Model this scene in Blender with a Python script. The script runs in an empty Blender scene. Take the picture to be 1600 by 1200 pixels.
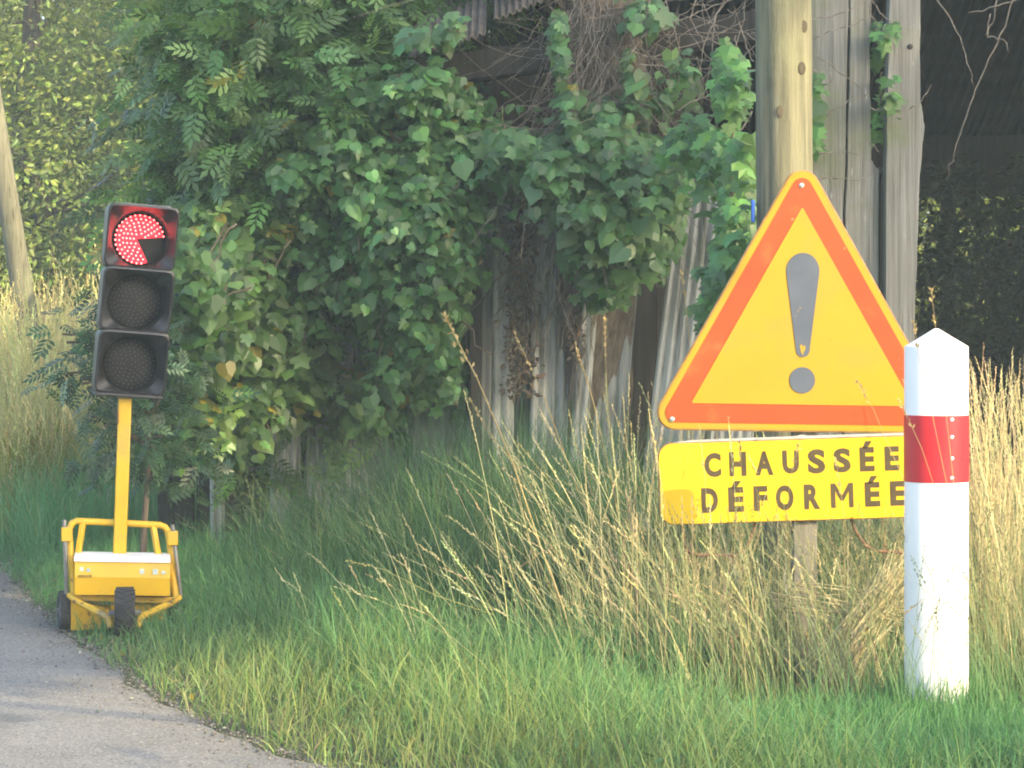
import bpy, math, random
import numpy as np
from mathutils import Vector, Matrix

R = math.radians
rng = np.random.default_rng(7)
random.seed(7)
scene = bpy.context.scene
COL = scene.collection

# ------------------------------------------------------------------ camera, sky, sun
EYE, FPX, CX, HZ = 1.23, 4000.0, 800.0, 507.0
cam_d = bpy.data.cameras.new("camera")
cam = bpy.data.objects.new("camera", cam_d)
COL.objects.link(cam)
cam.location = (0, 0, EYE)
cam.rotation_euler = (R(90), 0, 0)
cam_d.sensor_width = 36
cam_d.lens = 36 * FPX / 1600
cam_d.shift_y = -93.0 / 1600
cam_d.clip_start, cam_d.clip_end = 0.1, 3000
scene.camera = cam

SUN = Vector((0.85, -0.80, 0.57)).normalized()
world = bpy.data.worlds.new("World")
scene.world = world
world.use_nodes = True
wn = world.node_tree
bg = wn.nodes.get("Background") or wn.nodes.new("ShaderNodeBackground")
out = wn.nodes.get("World Output") or wn.nodes.new("ShaderNodeOutputWorld")
wn.links.new(bg.outputs[0], out.inputs[0])
sky = wn.nodes.new("ShaderNodeTexSky")
sky.sky_type = 'NISHITA'
sky.sun_disc = False
sky.sun_elevation = math.asin(SUN.z)
sky.sun_rotation = math.atan2(SUN.x, SUN.y)
sky.dust_density = 3.0
sky.ozone_density = 0.8
wn.links.new(sky.outputs[0], bg.inputs[0])
bg.inputs[1].default_value = 0.15

sun_d = bpy.data.lights.new("sun", 'SUN')
sun_d.energy = 2.2
sun_d.angle = R(0.5)
sun_d.color = (1.0, 0.8, 0.47)
sun = bpy.data.objects.new("sun", sun_d)
COL.objects.link(sun)
sun.location = SUN * 60
sun.rotation_euler = SUN.to_track_quat('Z', 'Y').to_euler()

scene.view_settings.view_transform = 'Standard'
scene.view_settings.look = 'None'
scene.view_settings.gamma = 1
scene.view_settings.exposure = 2.15
scene.render.engine = 'CYCLES'
scene.cycles.use_denoising = True
scene.cycles.max_bounces = 8
scene.cycles.transparent_max_bounces = 8
scene.cycles.filter_width = 1.9


# ------------------------------------------------------------------ helpers
def at(px, py, Y):
    return Vector(((px - CX) / FPX * Y, Y, EYE - (py - HZ) / FPX * Y))


def sunpt(u, v, w):
    """A point given by its place in the sun's view (u across, v up) and distance w towards the sun."""
    u, v = u + 0.3, v - 0.22
    return Vector((0.728 * w + 0.685 * u, -0.685 * w + 0.728 * u, v + 0.488 * w))


EDGE_Y = np.array([-40, -6, 0, 4, 5.6, 7.1, 7.65, 8.44, 9.78, 10.5, 13.5, 17, 22, 30, 45, 80], float)
EDGE_X = np.array([1.9, 1.9, 1.55, 0.85, 0.25, -0.5, -0.8, -1.16, -1.6, -1.85, -2.72, -4.1, -6.6, -11.5, -22, -50], float)


def sstep(a, b, x):
    t = np.clip((np.asarray(x, float) - a) / (b - a), 0, 1)
    return t * t * (3 - 2 * t)


def hgt(X, Y):
    X = np.asarray(X, float)
    Y = np.asarray(Y, float)
    d = X - np.interp(Y, EDGE_Y, EDGE_X)
    h = -0.012 + 0.0 * X
    h = h + 0.025 * sstep(0.02, 1.0, d)
    bump = 0.02 * np.sin(3.1 * X + 1.3 * Y) + 0.015 * np.sin(5.3 * Y - 2.2 * X)
    h = h + bump * sstep(0.1, 0.8, d) * (0.3 + 0.7 * sstep(8.6, 9.8, Y))
    h = h + 0.62 * sstep(14.0, 17.0, Y) * sstep(-1.7, -2.7, X) * sstep(0.0, 0.7, d)
    return h


class Acc:
    """Collects vertices, triangles / polygons and one colour per vertex."""
    def __init__(self):
        self.v, self.f, self.c, self.n = [], [], [], 0

    def add(self, V, F, C=None):
        V = np.asarray(V, float).reshape(-1, 3)
        self.v.append(V)
        for k in ([F] if isinstance(F, np.ndarray) else F):
            self.f.append(np.asarray(k, int).reshape(-1, np.asarray(k).shape[-1]) + self.n)
        if C is None:
            C = np.ones((len(V), 3)) * 0.5
        self.c.append(np.broadcast_to(np.asarray(C, float), (len(V), 3)))
        self.n += len(V)

    def poly(self, V, faces):
        by = {}
        for f in faces:
            by.setdefault(len(f), []).append(f)
        self.add(V, [np.array(x) for x in by.values()])


def mesh_of(name, acc, mat, smooth=True, sharp=40, base=(0, 0, 0)):
    me = bpy.data.meshes.new(name)
    V = np.concatenate(acc.v) - np.asarray(base, float)
    lens = np.concatenate([np.full(len(f), f.shape[1]) for f in acc.f])
    loops = np.concatenate([f.ravel() for f in acc.f])
    me.vertices.add(len(V))
    me.vertices.foreach_set("co", V.ravel().astype(np.float32))
    me.loops.add(len(loops))
    me.loops.foreach_set("vertex_index", loops.astype(np.int32))
    me.polygons.add(len(lens))
    me.polygons.foreach_set("loop_start", np.concatenate([[0], np.cumsum(lens)[:-1]]).astype(np.int32))
    me.update(calc_edges=True)
    me.validate()
    ca = me.color_attributes.new("tint", 'FLOAT_COLOR', 'POINT')
    C = np.concatenate(acc.c)
    if len(C) == len(me.vertices):
        ca.data.foreach_set("color", np.concatenate([C, np.ones((len(C), 1))], 1).ravel().astype(np.float32))
    me.polygons.foreach_set("use_smooth", [smooth] * len(me.polygons))
    if smooth and sharp:
        me.set_sharp_from_angle(angle=R(sharp))
    if mat:
        for m in (mat if isinstance(mat, (list, tuple)) else [mat]):
            me.materials.append(m)
    return me


def obj(name, acc, mat, parent=None, local=False, smooth=True, sharp=40, bevel=0.0, solid=0.0):
    """One mesh object. Coordinates are world coordinates, or the root's own when local."""
    base = (0, 0, 0)
    if parent is not None and not local:
        r = parent
        while r.parent is not None:
            r = r.parent
        base = tuple(r.location)
    me = mesh_of(name, acc, mat, smooth, sharp, base)
    o = bpy.data.objects.new(name, me)
    COL.objects.link(o)
    if parent is not None:
        o.parent = parent
    if solid:
        m = o.modifiers.new("thickness", 'SOLIDIFY')
        m.thickness = solid
        m.offset = 0
    if bevel:
        m = o.modifiers.new("bevel", 'BEVEL')
        m.width = bevel
        m.segments = 2
        m.limit_method = 'ANGLE'
        m.angle_limit = R(50)
    return o


def tag(o, label=None, cat=None, group=None, kind=None):
    if label:
        o["label"] = label
    if cat:
        o["category"] = cat
    if group:
        o["group"] = group
    if kind:
        o["kind"] = kind
    return o


def thing(name, label, cat, loc=(0, 0, 0), group=None, rotz=0.0):
    o = bpy.data.objects.new(name, None)
    COL.objects.link(o)
    o.empty_display_size = 0.2
    o.location = loc
    o.rotation_euler = (0, 0, rotz)
    return tag(o, label, cat, group)


def box(acc, c, d, rot=None):
    x, y, z = d[0] / 2, d[1] / 2, d[2] / 2
    V = np.array([(sx * x, sy * y, sz * z) for sz in (-1, 1) for sy in (-1, 1) for sx in (-1, 1)])
    if rot is not None:
        V = V @ np.array(rot.to_3x3()).T
    acc.add(V + np.array(c), np.array([(0, 2, 3, 1), (4, 5, 7, 6), (0, 1, 5, 4), (2, 6, 7, 3), (0, 4, 6, 2), (1, 3, 7, 5)]))


def tube(acc, pts, rad, n=8, C=None, cap=True):
    pts = [Vector(p) for p in pts]
    m = len(pts)
    rad = [rad] * m if np.isscalar(rad) else list(rad)
    V, up = [], None
    for i, p in enumerate(pts):
        t = (pts[min(i + 1, m - 1)] - pts[max(i - 1, 0)]).normalized()
        if up is None:
            up = Vector((0, 0, 1)) if abs(t.z) < 0.9 else Vector((1, 0, 0))
        s = t.cross(up)
        if s.length < 1e-5:
            s = t.cross(Vector((1, 0.3, 0)))
        s.normalize()
        up = s.cross(t).normalized()
        for k in range(n):
            a = 2 * math.pi * k / n
            V.append(p + (s * math.cos(a) + up * math.sin(a)) * rad[i])
    F = [(i * n + k, i * n + (k + 1) % n, (i + 1) * n + (k + 1) % n, (i + 1) * n + k) for i in range(m - 1) for k in range(n)]
    faces = [np.array(F)]
    if cap:
        faces += [np.array([list(range(n))[::-1]]), np.array([[(m - 1) * n + k for k in range(n)]])]
    acc.add(V, faces, C)


def bar(acc, a, b, w, d, roll=0.0):
    """A square bar from a to b, w across and d deep."""
    a, b = Vector(a), Vector(b)
    t = (b - a)
    q = t.to_track_quat('Z', 'Y').to_matrix()
    box(acc, (a + b) / 2, (w, d, t.length), q)


def prism(acc, outline, y0, y1):
    """outline of (x, z) pairs extruded between y0 (front) and y1."""
    n = len(outline)
    V = [(x, y0, z) for x, z in outline] + [(x, y1, z) for x, z in outline]
    acc.poly(V, [list(range(n)), [n + k for k in range(n)][::-1]] + [(k, k + n, (k + 1) % n + n, (k + 1) % n) for k in range(n)])


def rounded(pts, r, seg=8):
    o, n = [], len(pts)
    P = [Vector((p[0], p[1])) for p in pts]
    for i in range(n):
        a, b, c = P[i - 1], P[i], P[(i + 1) % n]
        u, w = (a - b).normalized(), (c - b).normalized()
        ang = math.acos(max(-1, min(1, u.dot(w))))
        dist = r / math.tan(ang / 2)
        cen = b + (u + w).normalized() * (r / math.sin(ang / 2))
        s, e = b + u * dist - cen, b + w * dist - cen
        a0, a1 = math.atan2(s.y, s.x), math.atan2(e.y, e.x)
        da = (a1 - a0 + math.pi) % (2 * math.pi) - math.pi
        for k in range(seg + 1):
            t = a0 + da * k / seg
            o.append((cen.x + r * math.cos(t), cen.y + r * math.sin(t)))
    return o


def lathe(acc, prof, c, n=32, axis='z', C=None):
    V, m = [], len(prof)
    for r, h in prof:
        for k in range(n):
            a = 2 * math.pi * k / n
            x, y = r * math.cos(a), r * math.sin(a)
            p = {'z': (x, y, h), 'y': (x, h, y), 'x': (h, x, y)}[axis]
            V.append((p[0] + c[0], p[1] + c[1], p[2] + c[2]))
    F = [(i * n + k, i * n + (k + 1) % n, (i + 1) * n + (k + 1) % n, (i + 1) * n + k) for i in range(m - 1) for k in range(n)]
    fs = [np.array(F)]
    if prof[0][0] > 1e-4:
        fs.append(np.array([list(range(n))[::-1]]))
    if prof[-1][0] > 1e-4:
        fs.append(np.array([[(m - 1) * n + k for k in range(n)]]))
    acc.add(V, fs, C)


# ------------------------------------------------------------------ materials
def _base(name):
    m = bpy.data.materials.new(name)
    m.use_nodes = True
    nt = m.node_tree
    return m, nt, nt.nodes["Principled BSDF"], nt.nodes["Material Output"]


def _noise(nt, scale, stretch=(1, 1, 1), detail=6, rough=0.6, kind='Object', off=(0, 0, 0)):
    tc = nt.nodes.new("ShaderNodeTexCoord")
    mp = nt.nodes.new("ShaderNodeMapping")
    mp.inputs['Scale'].default_value = stretch
    mp.inputs['Location'].default_value = off
    no = nt.nodes.new("ShaderNodeTexNoise")
    no.inputs['Scale'].default_value = scale
    no.inputs['Detail'].default_value = detail
    no.inputs['Roughness'].default_value = rough
    nt.links.new(tc.outputs[kind], mp.inputs[0])
    nt.links.new(mp.outputs[0], no.inputs['Vector'])
    return no


def _ramp(nt, stops, fac):
    r = nt.nodes.new("ShaderNodeValToRGB")
    el = r.color_ramp.elements
    while len(el) < len(stops):
        el.new(0.5)
    for e, (p, c) in zip(el, stops):
        e.position = p
        e.color = (*c, 1) if len(c) == 3 else c
    nt.links.new(fac, r.inputs[0])
    return r


def M(name, stops, scale=6, stretch=(1, 1, 1), rough=0.7, bump=0.15, spec=0.3, metal=0.0, spots=None, bscale=None, bstretch=None, bdist=0.004):
    """Procedural surface: a noise ramp, optional stains (colour, scale, lo, hi), and a noise bump."""
    m, nt, b, o = _base(name)
    if not isinstance(stops[0], (tuple, list)) or not isinstance(stops[0][1], (tuple, list)):
        c = np.array(stops)
        stops = [(0.3, tuple(c * 0.93)), (0.7, tuple(np.minimum(c * 1.05, 0.95)))]
    no = _noise(nt, scale, stretch)
    col = _ramp(nt, stops, no.outputs['Fac']).outputs[0]
    for sp in (spots or []):
        c2, sc2, lo, hi = sp[:4]
        n2 = _noise(nt, sc2, sp[4] if len(sp) > 4 else (1, 1, 1), 8, 0.65, off=(3.1, 1.7, sc2))
        f = _ramp(nt, [(lo, (0, 0, 0)), (hi, (1, 1, 1))], n2.outputs['Fac'])
        mx = nt.nodes.new("ShaderNodeMix")
        mx.data_type = 'RGBA'
        nt.links.new(f.outputs[0], mx.inputs[0])
        nt.links.new(col, mx.inputs[6])
        mx.inputs[7].default_value = (*c2, 1)
        col = mx.outputs[2]
    nt.links.new(col, b.inputs['Base Color'])
    b.inputs['Roughness'].default_value = rough
    b.inputs['Metallic'].default_value = metal
    b.inputs['Specular IOR Level'].default_value = spec
    if bump:
        n3 = _noise(nt, bscale or scale * 3, bstretch or stretch, 8, 0.65)
        bp = nt.nodes.new("ShaderNodeBump")
        bp.inputs['Strength'].default_value = bump
        bp.inputs['Distance'].default_value = bdist
        nt.links.new(n3.outputs['Fac'], bp.inputs['Height'])
        nt.links.new(bp.outputs[0], b.inputs['Normal'])
    return m


def leafmat(name, transl=0.35, rough=0.4, spec=0.5):
    """Leaf or blade: the mesh's own tint, part of the light passing through."""
    m, nt, b, o = _base(name)
    at_ = nt.nodes.new("ShaderNodeAttribute")
    at_.attribute_name = "tint"
    nt.links.new(at_.outputs['Color'], b.inputs['Base Color'])
    b.inputs['Roughness'].default_value = rough
    b.inputs['Specular IOR Level'].default_value = spec
    tr = nt.nodes.new("ShaderNodeBsdfTranslucent")
    hs = nt.nodes.new("ShaderNodeHueSaturation")
    hs.inputs['Hue'].default_value = 0.485
    hs.inputs['Saturation'].default_value = 1.1
    hs.inputs['Value'].default_value = 1.5
    nt.links.new(at_.outputs['Color'], hs.inputs['Color'])
    nt.links.new(hs.outputs[0], tr.inputs[0])
    mx = nt.nodes.new("ShaderNodeMixShader")
    mx.inputs[0].default_value = transl
    nt.links.new(b.outputs[0], mx.inputs[1])
    nt.links.new(tr.outputs[0], mx.inputs[2])
    nt.links.new(mx.outputs[0], o.inputs[0])
    return m


def emit(name, c, s):
    m, nt, b, o = _base(name)
    b.inputs['Base Color'].default_value = (*c, 1)
    b.inputs['Emission Color'].default_value = (*c, 1)
    b.inputs['Emission Strength'].default_value = s
    return m


m_leaf = leafmat("leaf")
m_grass = leafmat("grass_blade", 0.3, 0.5, 0.3)
m_straw = leafmat("straw", 0.2, 0.55, 0.3)
m_bark = M("bark", [(0.3, (0.05, 0.04, 0.03)), (0.7, (0.16, 0.13, 0.1))], 5, (4, 4, 0.6), 0.9, 0.9, bdist=0.02)
m_twig = M("dead_twig", [(0.3, (0.09, 0.075, 0.06)), (0.7, (0.24, 0.21, 0.175))], 30, rough=0.85, bump=0.3)
m_vstem = M("vine_stem", [(0.3, (0.1, 0.075, 0.05)), (0.7, (0.2, 0.16, 0.11))], 20, (3, 3, 0.5), 0.85, 0.4)
m_asphalt = M("asphalt", [(0.3, (0.16, 0.157, 0.15)), (0.7, (0.22, 0.215, 0.2))], 2.5, rough=0.92, bump=0.6, spec=0.2,
              spots=[((0.36, 0.35, 0.32), 110, 0.55, 0.62), ((0.07, 0.07, 0.07), 90, 0.56, 0.63), ((0.1, 0.1, 0.1), 0.9, 0.58, 0.75)], bscale=95, bdist=0.01)
m_soil = M("soil", [(0.3, (0.035, 0.04, 0.02)), (0.7, (0.085, 0.085, 0.045))], 4, rough=0.95, bump=0.8, bdist=0.02)
m_pole = M("pole_wood", [(0.28, (0.075, 0.073, 0.048)), (0.5, (0.145, 0.14, 0.09)), (0.72, (0.205, 0.197, 0.13))], 3, (16, 16, 0.7), 0.85, 0.6,
           spots=[((0.04, 0.034, 0.02), 2.2, 0.6, 0.64, (30, 30, 0.3)), ((0.2, 0.22, 0.12), 1.6, 0.5, 0.75)], bscale=5, bstretch=(22, 22, 5), bdist=0.006)
m_knot = M("pole_knot", [(0.3, (0.05, 0.042, 0.028)), (0.7, (0.1, 0.085, 0.055))], 20, rough=0.9)
m_deadbark = M("dead_bark", [(0.3, (0.1, 0.08, 0.06)), (0.7, (0.26, 0.22, 0.17))], 7, (5, 5, 0.8), 0.95, 0.9, bdist=0.02)
m_board = M("weathered_board", [(0.28, (0.1, 0.1, 0.088)), (0.5, (0.19, 0.19, 0.172)), (0.75, (0.28, 0.285, 0.265))], 3, (14, 14, 0.5), 0.9, 0.8,
            spots=[((0.035, 0.03, 0.025), 2.4, 0.64, 0.68, (30, 30, 0.3)), ((0.34, 0.35, 0.33), 5, 0.62, 0.7, (6, 6, 1.2)), ((0.14, 0.16, 0.1), 2.5, 0.52, 0.7)], bscale=4, bstretch=(24, 24, 0.8), bdist=0.008)
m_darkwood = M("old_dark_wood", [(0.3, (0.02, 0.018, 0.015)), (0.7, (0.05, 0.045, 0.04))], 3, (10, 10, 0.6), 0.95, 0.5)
m_sheet = M("weathered_corrugated_sheet", [(0.3, (0.26, 0.275, 0.26)), (0.7, (0.44, 0.46, 0.44))], 3, (3, 3, 0.5), 0.85, 0.35,
            spots=[((0.075, 0.075, 0.055), 2.5, 0.52, 0.66, (6, 6, 0.5)), ((0.12, 0.15, 0.08), 1.4, 0.55, 0.7)])
m_roof = M("old_roof_sheet", [(0.3, (0.045, 0.04, 0.034)), (0.7, (0.12, 0.105, 0.09))], 6, rough=0.9, bump=0.4)
m_shaderoof = M("shade_darkened_roof_sheet", [(0.3, (0.02, 0.018, 0.016)), (0.7, (0.045, 0.04, 0.035))], 6, rough=0.95, bump=0.3)  # roof sheet darkened in colour to give the gloom inside the barn
m_yellow = M("yellow_paint", [(0.3, (0.55, 0.33, 0.012)), (0.7, (0.66, 0.41, 0.016))], 5, rough=0.42, bump=0.06, spec=0.4,
             spots=[((0.22, 0.12, 0.03), 16, 0.66, 0.72), ((0.42, 0.3, 0.06), 5, 0.55, 0.75)])
m_yrust = M("worn_yellow_paint", [(0.3, (0.5, 0.3, 0.02)), (0.7, (0.6, 0.37, 0.02))], 6, rough=0.55, bump=0.15, spec=0.35,
            spots=[((0.13, 0.065, 0.03), 26, 0.56, 0.62), ((0.3, 0.22, 0.1), 7, 0.5, 0.7)])
m_rub = M("tyre_rubber", [(0.3, (0.02, 0.02, 0.022)), (0.7, (0.05, 0.05, 0.05))], 12, rough=0.85, bump=0.3, spots=[((0.12, 0.11, 0.09), 9, 0.56, 0.75)])
m_rim = M("wheel_rim_grey", [(0.3, (0.1, 0.1, 0.1)), (0.7, (0.2, 0.2, 0.2))], 12, rough=0.6)
m_rod = M("dull_steel", [(0.3, (0.16, 0.155, 0.15)), (0.7, (0.3, 0.29, 0.27))], 10, rough=0.5, metal=0.5)
m_black = M("black_lamp_plastic", [(0.3, (0.015, 0.015, 0.017)), (0.7, (0.026, 0.026, 0.028))], 8, rough=0.4, bump=0.05, spec=0.5, spots=[((0.06, 0.06, 0.058), 6, 0.55, 0.8)])
m_lensoff = M("unlit_lens", [(0.3, (0.008, 0.008, 0.009)), (0.7, (0.016, 0.016, 0.017))], 10, rough=0.55, bump=0.0, spec=0.2)
m_ledoff = M("unlit_led", (0.22, 0.22, 0.21), 10, rough=0.2, bump=0)
m_lensred = emit("red_lens_lit", (0.9, 0.004, 0.025), 0.3)
m_ledred = emit("red_led_lit", (1.0, 0.17, 0.16), 1.1)
m_lid = M("white_box_lid", [(0.3, (0.68, 0.67, 0.63)), (0.7, (0.8, 0.8, 0.78))], 6, rough=0.5, bump=0.04, spots=[((0.55, 0.2, 0.12), 14, 0.64, 0.72)])
m_stick = M("pale_blue_sticker", [(0.35, (0.2, 0.4, 0.55)), (0.6, (0.6, 0.6, 0.45))], 60, rough=0.5, bump=0)
m_smudge = M("dark_worn_print", [(0.35, (0.14, 0.09, 0.02)), (0.6, (0.35, 0.22, 0.02))], 90, rough=0.6, bump=0)
m_syel = M("sign_yellow_film", [(0.3, (0.31, 0.2, 0.003)), (0.7, (0.35, 0.23, 0.004))], 2.5, rough=0.45, bump=0.02, spec=0.35,
           spots=[((0.33, 0.19, 0.03), 3, 0.5, 0.8), ((0.14, 0.085, 0.03), 26, 0.68, 0.73, (1, 1, 2.5)), ((0.45, 0.33, 0.12), 9, 0.7, 0.76, (0.35, 1, 3))], bscale=120)
m_sora = M("sign_orange_film", [(0.3, (0.38, 0.042, 0.004)), (0.7, (0.43, 0.055, 0.005))], 3, rough=0.45, bump=0.02, spec=0.35,
           spots=[((0.46, 0.13, 0.03), 6, 0.55, 0.75), ((0.5, 0.22, 0.1), 24, 0.68, 0.73), ((0.16, 0.06, 0.03), 30, 0.7, 0.74)], bscale=120)
m_sgrey = M("sign_worn_grey_black", [(0.3, (0.05, 0.065, 0.095)), (0.7, (0.085, 0.1, 0.135))], 6, rough=0.5, bump=0.03,
            spots=[((0.34, 0.2, 0.02), 13, 0.66, 0.69)])
m_srim = M("sign_rim_rusty", [(0.3, (0.2, 0.09, 0.03)), (0.7, (0.4, 0.24, 0.1))], 20, rough=0.8)
m_plate = M("plate_yellow_film", [(0.3, (0.62, 0.4, 0.003)), (0.7, (0.66, 0.44, 0.004))], 2.5, rough=0.42, bump=0.02, spec=0.35,
            spots=[((0.5, 0.34, 0.02), 5, 0.64, 0.85)], bscale=120)
m_letter = M("letter_black", [(0.3, (0.045, 0.03, 0.012)), (0.7, (0.07, 0.05, 0.02))], 30, rough=0.6, bump=0)
m_zinc = M("zinc_back", [(0.3, (0.32, 0.33, 0.32)), (0.7, (0.46, 0.46, 0.44))], 15, rough=0.5, metal=0.4)
m_rust = M("rusty_bar", [(0.3, (0.09, 0.05, 0.03)), (0.7, (0.22, 0.13, 0.08))], 20, rough=0.9, bump=0.5)
m_spost = M("sign_post_wood", [(0.3, (0.1, 0.095, 0.075)), (0.7, (0.19, 0.18, 0.145))], 3, (14, 14, 0.6), 0.85, 0.4, spots=[((0.1, 0.1, 0.06), 3, 0.55, 0.75)])
m_white = M("bollard_white_plastic", [(0.3, (0.74, 0.75, 0.74)), (0.7, (0.82, 0.82, 0.81))], 3, rough=0.45, bump=0.02, spec=0.4,
            spots=[((0.66, 0.65, 0.6), 7, 0.7, 0.9, (1, 1, 0.4))])
m_red = M("bollard_red_film", [(0.3, (0.46, 0.012, 0.02)), (0.7, (0.54, 0.018, 0.03))], 5, rough=0.4, bump=0.05, spec=0.4, bscale=140)
m_rivet = M("rivet_bright", (0.75, 0.75, 0.74), 20, rough=0.3, metal=0.3, bump=0)
m_blue = M("blue_tag_enamel", (0.03, 0.1, 0.45), 20, rough=0.4, bump=0)

# ------------------------------------------------------------------ ground and road
xs = np.concatenate([[-600, -250, -100, -50, -28, -18], np.arange(-12, 9.01, 0.2), [13, 20, 35, 70, 150, 300, 600]])
ys = np.concatenate([[-300, -120, -50, -25, -12], np.arange(-6, 26.01, 0.2), [28, 31, 36, 45, 60, 90, 150, 300, 800]])
GX, GY = np.meshgrid(xs, ys)
nx, ny = len(xs), len(ys)
acc = Acc()
ii, jj = np.meshgrid(np.arange(nx - 1), np.arange(ny - 1))
a0 = (jj * nx + ii).ravel()
acc.add(np.stack([GX, GY, hgt(GX, GY)], -1).reshape(-1, 3), np.stack([a0, a0 + 1, a0 + nx + 1, a0 + nx], 1))
tag(obj("ground", acc, m_soil, sharp=0), kind='structure')

acc = Acc()
yy = np.concatenate([np.arange(-40, -6, 2.0), np.arange(-6, 20, 0.07), np.arange(20, 80, 1.5)])
ex = np.interp(yy, EDGE_Y, EDGE_X)
ker = np.ones(9) / 9
exs = np.convolve(np.pad(ex, 4, 'edge'), ker, 'valid')
ragged = 0.025 * np.sin(yy * 9.1) * np.sin(yy * 3.7) + rng.normal(0, 0.008, len(yy))
right = exs + ragged
cols = [right, right - 0.04, exs - 0.5, exs - 2.6, exs - 5.2]
zz = [-0.03, 0.0, 0.006, 0.02, 0.0]
k = len(cols)
V = np.stack([np.stack([c, yy, np.full(len(yy), z)], 1) for c, z in zip(cols, zz)], 1).reshape(-1, 3)
ii, jj = np.meshgrid(np.arange(k - 1), np.arange(len(yy) - 1))
a0 = (jj * k + ii).ravel()
acc.add(V, np.stack([a0, a0 + k, a0 + k + 1, a0 + 1], 1))
tag(obj("road", acc, m_asphalt, sharp=0), kind='structure')


# ------------------------------------------------------------------ plants: arrays of blades, stalks and leaves
def unit(a):
    return a / np.maximum(np.linalg.norm(a, axis=-1, keepdims=True), 1e-9)


def blades(acc, xy, h, w, lean, c0, c1, z0=None, seg=4):
    """Flat tapered grass blades rooted at xy."""
    n = len(xy)
    h = np.broadcast_to(h, n)
    w = np.broadcast_to(w, n)
    z0 = hgt(xy[:, 0], xy[:, 1]) - 0.01 if z0 is None else z0
    a = rng.uniform(0, 2 * np.pi, n)
    side = np.stack([np.cos(a), np.sin(a), np.zeros(n)], 1)
    ts = np.linspace(0, 1, seg + 1)
    rows, cs = [], []
    c0 = np.broadcast_to(c0, (n, 3))
    c1 = np.broadcast_to(c1, (n, 3))
    L = np.linalg.norm(lean, axis=1)
    for t in ts:
        ctr = np.stack([xy[:, 0] + lean[:, 0] * h * t ** 1.8, xy[:, 1] + lean[:, 1] * h * t ** 1.8,
                        z0 + h * (t - 0.35 * np.minimum(L, 1.4) * t ** 2.4)], 1)
        hw = (w * 0.5 * (1 - t ** 1.6))[:, None]
        cc = c0 * (1 - t) + c1 * t
        if t < 1:
            rows += [ctr - side * hw, ctr + side * hw]
            cs += [cc, cc]
        else:
            rows.append(ctr)
            cs.append(cc)
    m = len(rows)
    V = np.stack(rows, 1).reshape(-1, 3)
    C = np.stack(cs, 1).reshape(-1, 3)
    o = (np.arange(n) * m)[:, None]
    q = [o + np.array([[2 * k, 2 * k + 1, 2 * k + 3, 2 * k + 2]]) for k in range(seg - 1)]
    acc.add(V, [np.concatenate(q), o + np.array([[2 * seg - 2, 2 * seg - 1, 2 * seg]])], C)


def stalks(acc, xy, h, lean, c0, c1, z0=None, r=0.0014, heads=12, head_len=0.16, spike=0.014, loose=0.0):
    """Thin round stems with a seed head of small spikelets at the top."""
    n = len(xy)
    h = np.broadcast_to(h, n)
    z0 = hgt(xy[:, 0], xy[:, 1]) - 0.01 if z0 is None else z0
    c0 = np.broadcast_to(c0, (n, 3))
    c1 = np.broadcast_to(c1, (n, 3))
    L = np.linalg.norm(lean, axis=1)

    def P(t):
        t = np.broadcast_to(t, n)
        return np.stack([xy[:, 0] + lean[:, 0] * h * t ** 1.5, xy[:, 1] + lean[:, 1] * h * t ** 1.5,
                         z0 + h * (t - 0.3 * np.minimum(L, 1.5) * t ** 2.2)], 1)
    ts = np.linspace(0, 1, 7)
    rows, cs = [], []
    for t in ts:
        ctr = P(t)
        rr = r * (1.15 - 0.6 * t)
        for k in range(3):
            a = 2 * np.pi * k / 3
            rows.append(ctr + np.array([math.cos(a), math.sin(a), 0.0]) * rr)
            cs.append(c0 * (1 - t) + c1 * t)
    m = len(rows)
    V = np.stack(rows, 1).reshape(-1, 3)
    o = (np.arange(n) * m)[:, None]
    q = [o + np.array([[3 * s + k, 3 * s + (k + 1) % 3, 3 * s + 3 + (k + 1) % 3, 3 * s + 3 + k]]) for s in range(6) for k in range(3)]
    acc.add(V, np.concatenate(q), np.stack(cs, 1).reshape(-1, 3))
    for k in range(heads):
        f = k / max(heads - 1, 1)
        t = 1 - (1 - f) * head_len + rng.uniform(-0.006, 0.006, n)
        t = np.minimum(t, 1.0)
        p = P(t)
        d = unit(P(np.minimum(t + 0.02, 1.02)) - P(t - 0.02))
        a = rng.uniform(0, 2 * np.pi, n)
        sd = np.stack([np.cos(a), np.sin(a), 0.15 * np.ones(n)], 1)
        sd = unit(sd - d * np.sum(sd * d, 1, keepdims=True))
        oth = np.cross(d, sd)
        s = (spike * rng.uniform(0.7, 1.4, n) * (1.15 - 0.5 * f))[:, None]
        b = p + sd * r + sd * (loose * rng.uniform(0, 1, n) * (1 - f))[:, None]
        tip = b + d * s + sd * s * (0.3 + 1.5 * loose)
        mid = b * 0.55 + tip * 0.45
        wd = s * 0.17
        quad = np.stack([b, mid + oth * wd, tip, mid - oth * wd], 1)
        quad2 = np.stack([b, mid + sd * wd, tip, mid - sd * wd], 1)
        oo = (np.arange(n) * 4)[:, None]
        cc = np.repeat(c1[:, None] * rng.uniform(0.8, 1.2, (n, 1, 1)), 4, 1).reshape(-1, 3)
        acc.add(quad.reshape(-1, 3), oo + np.array([[0, 1, 2, 3]]), cc)
        acc.add(quad2.reshape(-1, 3), oo + np.array([[0, 1, 2, 3]]), cc)


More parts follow.
